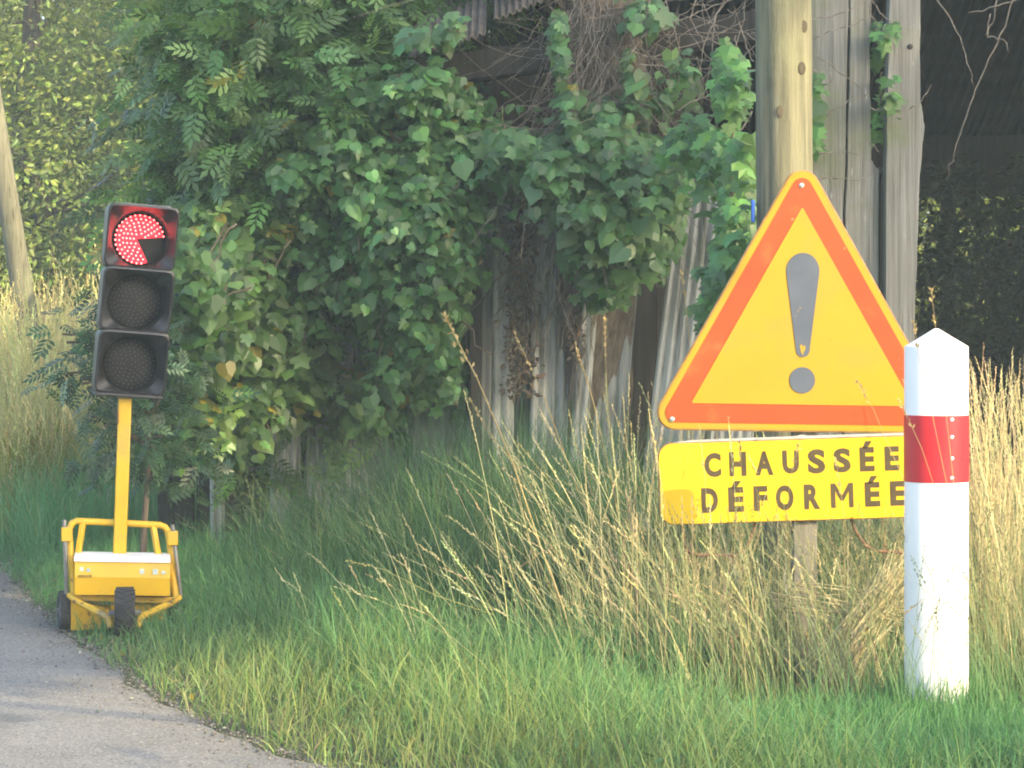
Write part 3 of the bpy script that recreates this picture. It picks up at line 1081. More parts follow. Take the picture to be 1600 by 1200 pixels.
def sheet(p00, p10, p01, pitch=0.045, amp=0.011, rows=4, sag=0.0, ragged=0.0):
    """Corrugated sheet: p00 to p10 runs across the waves, p00 to p01 along them."""
    p00, p10, p01 = Vector(p00), Vector(p10), Vector(p01)
    u, v = p10 - p00, p01 - p00
    nrm = u.cross(v).normalized()
    nw = max(2, int(u.length / pitch))
    nc = nw * 8
    V = []
    for i in range(rows + 1):
        for j in range(nc + 1):
            a, b = j / nc, i / rows
            e = 0.0
            if i in (0, rows) and ragged:
                e = ragged * (0.5 * math.sin(j * 0.21) + 0.5 * math.sin(j * 0.067 + 2)) * (1 if i else -1)
            V.append(p00 + u * a + v * (b + e / v.length) + nrm * (amp * math.sin(2 * math.pi * nw * a) + sag * math.sin(math.pi * b) * math.sin(math.pi * a)))
    F = [(i * (nc + 1) + j, i * (nc + 1) + j + 1, (i + 1) * (nc + 1) + j + 1, (i + 1) * (nc + 1) + j) for i in range(rows) for j in range(nc)]
    acc = Acc()
    acc.add([tuple(p) for p in V], np.array(F))
    return acc


WY = 12.6
wall_sheets = [   # bottom left, bottom right, top left (photo pixels), distances
    ((765, 900), (800, 900), (772, 300), 12.55), ((822, 900), (880, 900), (838, 290), 12.60), ((876, 890), (902, 890), (915, 380), 12.5),
    ((905, 890), (955, 890), (958, 330), 12.66), ((985, 900), (1072, 900), (1062, 270), 12.45), ((1060, 900), (1160, 900), (1110, 260), 12.7),
    ((728, 900), (770, 900), (735, 330), 12.75), ((420, 900), (466, 890), (425, 600), 12.9), ((470, 900), (560, 900), (488, 420), 13.0),
    ((560, 900), (640, 900), (572, 430), 13.05), ((330, 900), (352, 900), (326, 500), 12.9), ((640, 900), (730, 900), (650, 380), 12.95),
    ((350, 900), (425, 900), (352, 560), 13.15), ((800, 900), (840, 900), (806, 420), 12.8)]
for b0, b1, t0, Y in wall_sheets:
    p00, p10, p01 = at(*b0, Y), at(*b1, Y + 0.04), at(*t0, Y - 0.1)
    obj("wall_sheet", sheet(p00, p10, p01, 0.042, 0.010, 4, 0.015, 0.03), m_sheet, bn, solid=0.006)
# dark boarding behind the sheets, posts and beams inside
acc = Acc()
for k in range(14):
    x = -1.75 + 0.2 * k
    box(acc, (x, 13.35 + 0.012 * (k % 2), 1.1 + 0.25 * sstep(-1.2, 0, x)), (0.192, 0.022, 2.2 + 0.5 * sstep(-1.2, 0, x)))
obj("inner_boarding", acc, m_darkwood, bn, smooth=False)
# roof: two slipped eave sheets that show, then the main slopes
r1 = sheet(at(640, 92, 11.9), at(758, 52, 11.9), at(640, 92, 11.9) + Vector((0, 1.5, 0.6)), 0.034, 0.010, 4)
obj("roof_sheet", r1, m_roof, bn, solid=0.006)
r2 = sheet(at(772, 32, 11.95), at(880, -12, 11.95), at(772, 32, 11.95) + Vector((0, 1.8, 0.7)), 0.034, 0.010, 4)
obj("roof_sheet", r2, m_roof, bn, solid=0.006)
obj("roof_sheet", sheet((0.0, 12.05, 2.85), (5.2, 11.9, 3.25), (0.0, 15.1, 3.85), 0.06, 0.012, 4), m_shaderoof, bn, solid=0.006)
obj("roof_sheet", sheet((0.0, 18.3, 2.5), (5.2, 18.3, 2.55), (0.0, 15.0, 3.78), 0.06, 0.012, 4), m_shaderoof, bn, solid=0.006)
acc = Acc()
bar(acc, (-0.5, 12.25, 2.42), (1.7, 12.15, 2.72), 0.16, 0.14)
obj("eave_beam", acc, m_darkwood, bn, smooth=False, bevel=0.006)
acc = Acc()
bar(acc, (-0.1, 15.05, 3.6), (5.1, 15.05, 3.66), 0.16, 0.14)
obj("ridge_beam", acc, m_darkwood, bn, smooth=False, bevel=0.006)
# back wall with the gap that lets the bushes show, and the side walls
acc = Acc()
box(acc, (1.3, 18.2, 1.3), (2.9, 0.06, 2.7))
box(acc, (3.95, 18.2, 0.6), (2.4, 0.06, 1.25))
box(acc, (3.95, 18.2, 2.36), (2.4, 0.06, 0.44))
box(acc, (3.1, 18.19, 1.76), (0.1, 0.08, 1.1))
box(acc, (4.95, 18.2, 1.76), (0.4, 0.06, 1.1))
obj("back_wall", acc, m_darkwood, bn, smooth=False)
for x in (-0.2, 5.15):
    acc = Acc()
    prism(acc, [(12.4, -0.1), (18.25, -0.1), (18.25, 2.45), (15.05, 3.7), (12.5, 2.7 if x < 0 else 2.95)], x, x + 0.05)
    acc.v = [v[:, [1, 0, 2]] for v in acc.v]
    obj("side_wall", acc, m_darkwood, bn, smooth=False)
acc = Acc()
for k in range(4):  # dark boards added to plug a gap of bright sky under the roof
    box(acc, (-0.62 + 0.2 * k, 13.42, 2.85), (0.19, 0.022, 0.95))
obj("sky_gap_plug", acc, m_darkwood, bn, smooth=False)
# weathered boards at the open bay
PYB = 11.6


def board(px_left, px_right, Y, th=0.035, name="board"):
    """px outlines of the two edges as (x, y) lists from top to bottom."""
    out_ = []
    rr = random.Random(int(px_left[0][0]))
    for side in (px_left, px_right[::-1]):
        for (x0, y0), (x1, y1) in zip(side[:-1], side[1:]):
            for k in range(6):
                out_.append((x0 + (x1 - x0) * k / 6 + rr.uniform(-1, 1), y0 + (y1 - y0) * k / 6))
        out_.append(side[-1])
    a = Acc()
    prism(a, [(at(x, y, Y).x, at(x, y, Y).z) for x, y in out_], Y, Y + th)
    return obj(name, a, m_board, bn, smooth=False, bevel=0.004)


board([(1262, -60), (1266, 300), (1262, 940)], [(1327, -60), (1322, 180), (1318, 330), (1314, 940)], PYB)
board([(1330, -60), (1326, 180), (1321, 330), (1317, 940)], [(1365, -60), (1359, 120), (1362, 250), (1372, 268), (1376, 940)], PYB + 0.012)
board([(1365, 268), (1372, 278), (1378, 262), (1379, 940)], [(1370, 262), (1385, 280), (1388, 255), (1398, 940)], PYB + 0.05)
board([(1391, -60), (1388, 100), (1385, 250), (1383, 940)], [(1438, -60), (1438, 150), (1444, 196), (1437, 290), (1430, 480), (1424, 940)], PYB - 0.05, 0.11, "bay_post")
acc = Acc()
q = at(1422, 73, PYB - 0.05)
lathe(acc, [(0.013, 0.004), (0.013, -0.004), (0.007, -0.012), (0, -0.013)], q, 14, 'y')
obj("bolt_head", acc, m_darkwood, bn)

# ------------------------------------------------------------------ creepers over the barn
def vine(name, label, blobs, size, tmpl, col, loc, twig_n=12, var=0.25, yellow=0.01, cat="vine", flop=0.6):
    """Hanging leaves: blobs of (px, py, rx, ry, distance, leaves), bulging towards the road."""
    t = thing(name, label, cat, loc)
    f, st = Acc(), Acc()
    for px, py, rx, ry, Y, n in blobs:
        n = int(n * 1.2)
        a = rng.uniform(0, 2 * np.pi, n)
        rr = rng.uniform(0, 1, n) ** 0.6 * (1 + rng.normal(0, 0.12, n))
        # leaves gather into short hanging sprays
        k = max(5, n // 8)
        sx, sy = rng.normal(0, 0.55, k), rng.normal(0, 0.55, k)
        pick = rng.integers(0, k, n)
        X2 = 0.5 * rr * np.cos(a) + 0.75 * sx[pick] + rng.normal(0, 0.1, n)
        Y2 = 0.5 * rr * np.sin(a) + 0.75 * sy[pick] + rng.normal(0, 0.14, n)
        dep = np.maximum(0, 1 - X2 ** 2 - Y2 ** 2)
        ry_m = ry / FPX * Y
        Yw = Y - 0.2 * np.sqrt(dep) + rng.normal(0, 0.13, k)[pick] + rng.normal(0, 0.07, n) + rng.exponential(0.07, n)
        Xw = (px + X2 * rx - CX) / FPX * Y
        Zw = EYE - (py + Y2 * ry - HZ) / FPX * Y
        pos = np.stack([Xw, Yw, Zw], 1)
        ok = (Zw > 0.05) & (rng.uniform(0, 1, n) < 0.9)
        nr = np.stack([0.45 * X2 + rng.normal(0, 0.38, n), -0.75 + rng.normal(0, 0.3, n), flop - 0.3 * Y2 + rng.normal(0, 0.38, n)], 1)
        tp = np.stack([rng.normal(0, 0.45, n), rng.normal(-0.15, 0.25, n), -1 + rng.normal(0, 0.3, n)], 1)
        cl = tints(n, col, var, yellow)
        sz = size * np.minimum(np.exp(rng.normal(-0.1, 0.3, n)), 1.45)
        lob = rng.uniform(0, 1, n) < 0.35
        for k_, tm in ((ok & ~lob, tmpl), (ok & lob, LOBED)):
            leaves(f, pos[k_], nr[k_], tp[k_], sz[k_], tm, cl[k_])
        for _ in range(max(1, n // 60)):
            p0 = at(px + rng.normal(0, rx * 0.5), py - ry * rng.uniform(0.2, 0.9), Y - 0.1)
            p1 = at(px + rng.normal(0, rx * 0.5), py + ry * rng.uniform(0.3, 1.0), Y - 0.12)
            p1.z = max(p1.z, 0.05)
            limb(st, p0, p1, 0.005, 0.003, 7, 0.12, 5)
    obj("foliage", f, m_leaf, t, smooth=False)
    tag(obj("stems", st, m_vstem, t), kind="stuff")
    return t


GRN = (0.08, 0.175, 0.055)
vine("climbing_vine", "dense heart leaved creeper hanging under the corrugated roof edge of the barn", [
    (560, 150, 90, 55, 12.3, 420), (650, 150, 85, 45, 12.05, 360), (700, 170, 55, 55, 12.15, 220), (545, 265, 120, 70, 12.2, 620), (690, 250, 120, 80, 12.1, 700),
    (470, 270, 60, 45, 12.1, 240), (640, 335, 100, 70, 12.0, 560), (560, 410, 90, 80, 12.3, 420), (690, 400, 60, 70, 12.1, 360), (660, 490, 70, 90, 12.3, 380),
    (630, 580, 60, 70, 12.5, 220), (705, 470, 30, 60, 12.3, 90), (700, 590, 30, 60, 12.4, 70), (500, 350, 80, 60, 12.4, 300), (760, 200, 30, 50, 12.2, 90),
    (470, 480, 60, 70, 12.6, 200), (600, 500, 60, 70, 12.7, 240)],
    0.064, HEART, GRN, (-0.5, 12.4, 0.0), yellow=0.008)
vine("climbing_vine", "bushy creeper bulging between the bare corrugated sheets and the thick pole", [
    (800, 235, 55, 45, 11.9, 170), (870, 270, 80, 60, 11.8, 380), (940, 225, 80, 70, 11.9, 400), (1000, 290, 80, 80, 11.8, 420), (920, 330, 75, 40, 11.8, 240),
    (960, 375, 60, 45, 11.9, 190), (1005, 410, 30, 35, 12.0, 50), (950, 440, 50, 35, 12.1, 120), (1045, 310, 30, 45, 12.0, 60), (905, 400, 30, 30, 12.1, 60), (870, 60, 18, 60, 11.95, 60), (885, 170, 22, 40, 11.95, 50), (655, 62, 26, 22, 11.75, 26), (690, 45, 30, 18, 11.7, 26), (985, 120, 25, 60, 12.0, 40), (1060, 120, 40, 50, 11.9, 50), (1010, 30, 50, 30, 12.0, 60)],
    0.07, HEART, (0.08, 0.165, 0.055), (0.45, 12.1, 0.0), yellow=0.01)
vine("ivy", "bright lobed ivy climbing left of the thick pole behind the sign", [
    (1145, 130, 28, 60, 10.9, 90), (1120, 250, 50, 50, 11.0, 120), (1150, 240, 28, 60, 10.6, 90), (1148, 340, 30, 60, 10.5, 120), (1130, 420, 32, 60, 10.6, 120),
    (1105, 480, 26, 40, 10.9, 60), (1150, 400, 24, 50, 10.4, 60), (1372, 60, 14, 30, 11.7, 24), (1378, 150, 14, 50, 11.75, 30), (1274, 130, 8, 50, 11.5, 16), (1272, 190, 8, 40, 11.5, 14), (1070, 230, 40, 40, 11.3, 60)],
    0.075, LOBED, (0.085, 0.19, 0.05), (0.9, 10.9, 0.0), yellow=0.0, var=0.3)
vine("creeper_bush", "mixed leafy bush with light green leaves just right of the traffic light head", [
    (310, 400, 45, 60, 11.2, 130), (330, 470, 60, 60, 11.6, 200), (310, 560, 45, 70, 11.8, 160), (385, 430, 60, 70, 12.0, 220), (380, 540, 70, 80, 12.1, 260), (440, 520, 60, 80, 12.4, 200),
    (300, 650, 60, 60, 11.9, 160), (400, 630, 70, 60, 12.3, 180), (420, 380, 70, 60, 12.4, 220), (350, 340, 60, 50, 12.2, 160), (560, 620, 60, 50, 12.7, 150), (480, 590, 50, 50, 12.7, 80)],
    0.074, HEART, (0.085, 0.16, 0.045), (-1.4, 11.9, 0.0), yellow=0.02, cat="bush", flop=0.8)

# ------------------------------------------------------------------ trees
def blob(px, py, Y, rx, ry, rz):
    return (tuple(at(px, py, Y)), (rx, ry, rz))


tree("ash_tree", "shaded tree of fine feathery leaves beside the barn roof, above the traffic light", (-1.55, 13.0), 3.6, [
    blob(380, 40, 12.6, 0.5, 0.5, 0.32), blob(500, 20, 12.5, 0.5, 0.5, 0.3), blob(600, 20, 12.9, 0.35, 0.35, 0.22), blob(690, 0, 13.1, 0.3, 0.3, 0.15), blob(320, 150, 12.6, 0.35, 0.5, 0.3), blob(430, 130, 12.4, 0.45, 0.5, 0.3),
    blob(370, 240, 12.4, 0.4, 0.5, 0.3), blob(460, 230, 12.3, 0.4, 0.4, 0.25), blob(310, 320, 12.6, 0.28, 0.45, 0.25), blob(400, 330, 12.5, 0.35, 0.4, 0.25), blob(480, -80, 12.8, 0.8, 0.7, 0.3), blob(740, -60, 13.1, 0.4, 0.3, 0.15),
    blob(420, 430, 12.7, 0.45, 0.3, 0.35), blob(560, 110, 12.5, 0.4, 0.4, 0.22), blob(400, 600, 13.0, 0.5, 0.3, 0.5), blob(300, 480, 12.9, 0.3, 0.3, 0.5), blob(560, 300, 12.9, 0.5, 0.3, 0.5)],
    900, 8, 0.17, PINN, (0.085, 0.165, 0.045), r0=0.07, length=0.26, droop=0.25, shell=0.25, jitter=0.05, yellow=0.006)
tree("elder_sapling", "small dark leafed sapling whose sprays reach left behind the traffic light mast", (-1.62, 11.0), 1.5, [
    blob(125, 525, 10.9, 0.11, 0.2, 0.05), blob(165, 500, 11.0, 0.12, 0.2, 0.1), blob(130, 590, 10.9, 0.1, 0.2, 0.06), blob(180, 600, 11.0, 0.16, 0.25, 0.12), blob(205, 680, 11.0, 0.18, 0.25, 0.14),
    blob(235, 560, 11.2, 0.2, 0.25, 0.18), blob(170, 650, 10.9, 0.1, 0.2, 0.06), blob(255, 720, 11.2, 0.22, 0.2, 0.14), blob(245, 640, 11.3, 0.22, 0.2, 0.18), blob(265, 470, 11.4, 0.15, 0.2, 0.18)],
    130, 6, 0.11, PINN, (0.045, 0.095, 0.04), r0=0.02, length=0.11, droop=0.2, shell=0.1, jitter=0.03)

hedge_tree = tree("hedge_tree", "sunlit small leaved tree right above the leaning pole at the upper left", (-4.6, 24.5), 8.0, [
    ((-4.7, 24.3, 1.2), (1.1, 1.0, 1.0)), ((-4.2, 24.0, 2.4), (1.0, 0.9, 0.8)), ((-5.2, 24.2, 3.0), (1.0, 0.9, 0.9)), ((-4.4, 24.2, 4.1), (1.1, 1.0, 0.9)),
    ((-5.1, 24.6, 5.2), (1.1, 1.0, 0.9)), ((-4.3, 24.6, 6.0), (0.9, 0.9, 0.8)), ((-5.3, 23.8, 1.9), (0.8, 0.7, 0.7)), ((-3.9, 24.2, 3.2), (0.7, 0.8, 0.7))],
    3000, 10, 0.08, OVAL, (0.15, 0.2, 0.04), "sunlit trees behind the grass bank", length=0.3, shell=0.45, jitter=0.07)
for (x, y, rz, sc, lab) in ((-3.1, 23.6, 2.1, 0.95, "yellowish sunlit tree directly above the traffic light"),
                            (-1.9, 26.5, 4.0, 1.1, "sunlit tree glimpsed behind the feathery tree left of centre"),
                            (-6.3, 27.5, 1.0, 1.2, "tall sunlit tree filling the upper left corner"),
                            (-7.6, 33.0, 3.0, 1.5, "far sunlit tree at the extreme upper left, behind the tall one"),
                            (-5.0, 33.0, 4.4, 1.5, "far sunlit tree peeping out between the leaning pole and traffic light"),
                            (-3.9, 29.0, 5.2, 1.25, "tree farther back in the gap between the sunlit trees"),
                            (0.2, 27.0, 3.2, 1.2, "tree behind the barn roof, hidden but for its top"),
                            (3.4, 21.6, 0.6, 0.85, "sunlit tree seen through the barn's back opening"),
                            (4.9, 22.4, 2.6, 0.85, "bright bush seen at the right through the barn's back opening")):
    copy_tree(hedge_tree, (x, y, float(hgt(x, y))), rz, lab, sc)
ib = thing("blocker", "dark shrub added inside the barn to mask its bright back opening", "blocker", (3.4, 17.3, 0))
f = Acc()
crown(f, [((2.95, 17.3, 1.5), (0.3, 0.3, 0.35)), ((3.35, 17.4, 1.95), (0.32, 0.3, 0.3)), ((3.45, 17.3, 1.5), (0.35, 0.3, 0.3)), ((3.75, 17.3, 2.1), (0.25, 0.3, 0.2)), ((2.9, 17.4, 2.2), (0.2, 0.2, 0.12)), ((3.9, 17.3, 1.5), (0.3, 0.3, 0.3)), ((3.3, 17.3, 0.9), (0.8, 0.4, 0.5)), ((3.1, 17.35, 1.9), (0.13, 0.2, 0.45)), ((2.8, 17.35, 1.75), (0.15, 0.2, 0.35)), ((3.6, 17.4, 1.8), (0.2, 0.2, 0.3))], 900, 9, 0.085, OVAL, (0.015, 0.03, 0.012), length=0.2, shell=0.1, jitter=0.05)  # added foliage, leaf colour near black to carry the interior shade
obj("foliage", f, m_leaf, ib, smooth=False)
tr = Acc()
limb(tr, (3.4, 17.3, -0.1), (3.35, 17.4, 2.1), 0.035, 0.008)
obj("trunk", tr, m_bark, ib)
far = Acc()
crown(far, [((x, 34 + 2 * math.sin(x), 3.6), (2.2, 1.6, 4.2)) for x in range(-16, 14, 2)], 7000, 7, 0.28, OVAL, (0.08, 0.13, 0.035), length=0.5, jitter=0.15)
tag(obj("woodland", far, m_leaf, smooth=False), kind="stuff")

# trees and hedge on the sunny side, out of the picture, that throw the shade
shade = thing("roadside_tree", "broad roadside tree outside the picture to the right of the viewer", "tree", tuple(sunpt(1.2, 0, 5) * Vector((1, 1, 0)) if False else (sunpt(1.2, 0, 5).x, sunpt(1.2, 0, 5).y, 0)), "roadside trees behind the viewer")
tr = Acc()
sb = [(2.4, 5.2, 1.1, 1.3), (3.5, 5.0, 0.9, 1.1), (4.4, 4.9, 0.8, 1.05), (5.2, 4.95, 0.75, 1.05), (5.85, 5.3, 0.6, 1.1), (3.2, 6.6, 1.2, 1.0), (4.6, 6.5, 1.1, 1.0), (5.9, 6.6, 0.9, 1.0), (6.7, 6.7, 0.7, 1.0), (7.3, 7.6, 0.7, 0.9), (8.4, 6.3, 0.55, 1.3), (9.2, 6.3, 0.9, 1.5), (8.0, 7.8, 0.9, 0.9), (9.4, 7.6, 0.9, 0.8),
      (8.4, 5.0, 0.35, 0.55), (9.1, 4.9, 0.6, 0.7), (10.0, 5.0, 0.6, 0.8), (6.6, 5.6, 0.5, 0.5), (7.15, 5.9, 0.25, 0.45), (6.15, 4.9, 0.3, 0.5)]
edge = [(2.6 + 0.3 * k, 4.12 + 0.04 * math.sin(k * 2.1), 0.3, 0.3) for k in range(12)]
blobs = [(tuple(sunpt(u, v, 5 + 0.4 * math.sin(u * 3))), (ru, ru, rv * 0.9)) for u, v, ru, rv in sb]
root = sunpt(1.2, 0, 5)
root.z = 0
pts = limb(tr, (root.x, root.y, -0.2), sunpt(1.6, 4.2, 5), 0.24, 0.17, 6, 0.03, 12)
for c, r_ in blobs:
    limb(tr, pts[-1], c, 0.09, 0.02, 6, 0.04, 7)
limb(tr, sunpt(4.3, 4.1, 5), sunpt(4.95, 2.95, 5), 0.036, 0.03, 8, 0.01, 8)
obj("trunk", tr, m_bark, shade)
f = Acc()
crown(f, blobs, 3800, 9, 0.17, OVAL, (0.06, 0.11, 0.035), length=0.3, shell=0.1, jitter=0.1)
crown(f, [(tuple(sunpt(u, v, 5)), (ru, ru, rv)) for u, v, ru, rv in edge], 700, 9, 0.11, OVAL, (0.06, 0.11, 0.035), length=0.08, shell=0.1, jitter=0.05)
obj("crown", f, m_leaf, shade, smooth=False)
sh2 = thing("roadside_tree", "second roadside tree outside the picture, farther along on the right", "tree", (sunpt(12.5, 0, 5).x, sunpt(12.5, 0, 5).y, 0), "roadside trees behind the viewer")
tr = Acc()
blobs = [(tuple(sunpt(u, v, 5)), (ru, ru, rv * 0.9)) for u, v, ru, rv in ((10.6, 5.6, 1.2, 2.2), (12.2, 5.4, 1.4, 2.4), (13.8, 5.6, 1.4, 2.4), (15.2, 5.8, 1.2, 2.0))]
pts = limb(tr, (sunpt(12.5, 0, 5).x, sunpt(12.5, 0, 5).y, -0.2), blobs[1][0], 0.22, 0.1, 6, 0.03, 12)
for c, r_ in blobs:
    limb(tr, pts[-2], c, 0.09, 0.02, 6, 0.04, 7)
obj("trunk", tr, m_bark, sh2)
f = Acc()
crown(f, blobs, 1000, 9, 0.2, OVAL, (0.06, 0.11, 0.035), length=0.45, shell=0.2, jitter=0.15)
obj("crown", f, m_leaf, sh2, smooth=False)
hg = thing("hedge", "tall clipped hedge outside the picture along the right side of the road", "hedge", (sunpt(5, 0, 2).x, sunpt(5, 0, 2).y, 0))
f = Acc()
hb = []
for k in range(14):
    u = 2.3 + 0.36 * k
    top = 2.98 - 0.36 * (u - 4) - (0.05 if u > 6.0 else 0.0)
    c = sunpt(u, top - 0.62, 2.0)
    hb.append((tuple(c), (0.42, 0.42, 0.56)))
    hb.append(((c.x, c.y, c.z * 0.45), (0.45, 0.45, c.z * 0.45)))
crown(f, hb, 1500, 9, 0.1, OVAL, (0.05, 0.1, 0.03), length=0.2, shell=0.1, jitter=0.06)
obj("foliage", f, m_leaf, hg, smooth=False)
tr = Acc()
for c, r_ in hb[::2]:
    limb(tr, (c[0], c[1], -0.1), c, 0.04, 0.02, 5, 0.03, 6)
tag(obj("stems", tr, m_bark, hg), kind="stuff")

# ------------------------------------------------------------------ dead wood
dv = thing("dead_tree", "brown trunk wrapped in dead twigs at the barn's upper front", "tree", (at(905, 900, 13.05).x, 13.05, 0))
tr = Acc()
V, F = [], []
nn, ns = 28, 30
for i in range(ns + 1):
    z = -0.1 + 4.4 * i / ns
    cx = at(905, 300, 13.05).x + 0.1 * z / 2.5
    for j in range(nn):
        t = 2 * math.pi * j / nn
        q = 0.19 + 0.018 * math.sin(3 * t + z) + 0.012 * math.sin(8 * t + 2.3 * z) + rng.normal(0, 0.004)
        V.append((cx + q * math.cos(t), 13.05 - 0.32 * z + q * math.sin(t), z))
F = [(i * nn + j, i * nn + (j + 1) % nn, (i + 1) * nn + (j + 1) % nn, (i + 1) * nn + j) for i in range(ns) for j in range(nn)]
tr.poly(V, F)
obj("trunk", tr, m_deadbark, dv, sharp=0)
tw = Acc()
for _ in range(420):
    px, py = rng.normal(922, 30), rng.uniform(-40, 260)
    p0 = at(px, py, 12.02 + rng.normal(0, 0.05))
    d = Vector((rng.normal(0, 0.07), rng.normal(-0.03, 0.04), rng.normal(-0.1, 0.1)))
    pts = [p0]
    for _ in range(6):
        d = d + Vector(rng.normal(0, 0.05, 3))
        pts.append(pts[-1] + d * 0.45)
    tube(tw, pts, np.linspace(0.0026, 0.001, 7), 4, cap=False)
tag(obj("dead_twigs", tw, m_twig, dv), kind="stuff")
dt = thing("bare_creeper", "tangle of pale leafless creeper stems hanging across the pole and boards at the top", "creeper", (at(1100, 0, 11.2).x, 11.2, 0))
tw = Acc()
paths = [[(1000, 60), (1040, 40), (1090, 20), (1140, 0), (1180, -40)], [(985, 80), (1020, 90), (1060, 75), (1110, 60), (1165, 30)], [(1105, 60), (1120, 20), (1150, -20)],
         [(1155, 35), (1165, 70), (1172, 90), (1178, 96)], [(1150, 55), (1149, 80), (1143, 110), (1140, 125)], [(1000, 100), (1060, 108), (1110, 107), (1150, 112)],
         [(1060, 170), (1100, 150), (1140, 135), (1170, 130)], [(1175, 175), (1160, 200), (1130, 225), (1100, 240), (1060, 280)], [(1130, 262), (1140, 290), (1150, 310), (1156, 330)],
         [(1360, 0), (1375, 20), (1390, 32), (1402, 36)], [(1357, 5), (1362, 25), (1372, 38), (1378, 30)], [(1270, 110), (1285, 120), (1300, 128)],
         [(1455, -10), (1480, 20), (1500, 60), (1515, 110), (1522, 138)], [(1590, -20), (1570, 40), (1545, 95), (1525, 140), (1510, 180), (1490, 240), (1478, 280)],
         [(1560, -10), (1552, 30), (1540, 55)], [(1545, 20), (1542, 55), (1558, 60), (1570, 62), (1576, 82)], [(1600, -5), (1560, 10), (1512, 20)],
         [(1361, 170), (1385, 172), (1415, 172), (1440, 158), (1456, 132)], [(1358, 222), (1366, 228), (1374, 238)], [(1265, 30), (1300, 25), (1340, 10), (1380, -20)],
         [(1270, 60), (1300, 48), (1330, 40), (1360, 25)], [(1275, 85), (1310, 110), (1350, 140)], [(1290, 180), (1325, 160), (1358, 145)], [(1280, 240), (1310, 238), (1345, 242)],
         [(1270, 280), (1300, 278), (1340, 282), (1375, 262)], [(1040, -10), (1050, 40), (1062, 80), (1058, 140)], [(1020, -10), (1010, 30), (990, 50), (985, 90)], [(1090, -10), (1080, 30), (1100, 70), (1092, 120)]]
for pth in paths:
    Yp = 11.45 if pth[0][0] > 1200 else (11.2 if pth[0][0] > 1100 else 11.7)
    pts = []
    for (x0, y0), (x1, y1) in zip(pth[:-1], pth[1:]):
        for k in range(4):
            pts.append(at(x0 + (x1 - x0) * k / 4 + rng.normal(0, 1.2), y0 + (y1 - y0) * k / 4 + rng.normal(0, 1.2), Yp + rng.normal(0, 0.008)))
    pts.append(at(*pth[-1], Yp))
    tube(tw, pts, np.linspace(0.0036, 0.0018, len(pts)), 5)
for _ in range(60):
    px, py = rng.uniform(970, 1175), abs(rng.normal(0, 70))
    p0 = at(px, py, 11.9 + rng.normal(0, 0.12))
    d = Vector((rng.normal(0, 0.1), rng.normal(0, 0.03), rng.normal(-0.08, 0.1)))
    pts = [p0]
    for _ in range(8):
        d = d * 0.93 + Vector(rng.normal(0, 0.03, 3))
        pts.append(pts[-1] + d * 0.5)
    tube(tw, pts, np.linspace(0.0026, 0.001, 9), 4, cap=False)
tag(obj("bare_stems", tw, m_twig, dt), kind="stuff")
di = thing("dead_ivy", "brown crust of dead ivy roots clinging to the corrugated sheets", "ivy", (at(810, 900, 12.5).x, 12.5, 0))
f = Acc()
n = 1000
px = np.where(rng.uniform(0, 1, n) < 0.7, rng.normal(812, 13, n), rng.normal(900, 6, n))
py = np.where(px < 850, rng.uniform(330, 620, n), rng.uniform(340, 560, n))
pos = np.stack([(px - CX) / FPX * 12.42, 12.42 + rng.normal(0, 0.03, n), EYE - (py - HZ) / FPX * 12.42], 1)
leaves(f, pos, rng.normal(0, 0.5, (n, 3)) + np.array((0, -1, 0.2)), rng.normal(0, 1, (n, 3)), 0.035 * rng.uniform(0.5, 1.4, n), OVAL, tints(n, (0.1, 0.075, 0.05), 0.4))
obj("dead_leaves", f, m_straw, di, smooth=False)
tw = Acc()
for _ in range(60):
    p0 = at(rng.normal(812, 14) if rng.uniform() < 0.6 else rng.normal(890, 12), rng.uniform(330, 480), 12.42)
    limb(tw, p0, p0 + Vector((rng.normal(0, 0.08), 0, -rng.uniform(0.2, 0.6))), 0.004, 0.002, 6, 0.1, 4)
tag(obj("dead_roots", tw, m_twig, di), kind="stuff")


# ------------------------------------------------------------------ grass
def scatter(n, x0, x1, y0, y1, dmin=0.0, dmax=99, keep=None):
    P = np.stack([rng.uniform(x0, x1, n), rng.uniform(y0, y1, n)], 1)
    d = P[:, 0] - np.interp(P[:, 1], EDGE_Y, EDGE_X)
    ok = (d > dmin) & (d < dmax)
    if keep is not None:
        ok &= keep(P)
    return P[ok], d[ok]


def clump(P, s=1.0):
    return 0.5 + 0.5 * np.sin(P[:, 0] * 4.1 * s + 1.7 * np.sin(P[:, 1] * 2.3 * s)) * np.sin(P[:, 1] * 3.3 * s + 1.1 * np.sin(P[:, 0] * 2.9 * s + 2))


G0, G1 = np.array((0.06, 0.13, 0.045)), np.array((0.1, 0.25, 0.09))
YG = np.array((0.34, 0.34, 0.1))
DRY0, DRY1 = np.array((0.32, 0.295, 0.14)), np.array((0.5, 0.45, 0.25))


def mixc(a, b, t):
    return np.asarray(a) * (1 - t[:, None]) + np.asarray(b) * t[:, None]


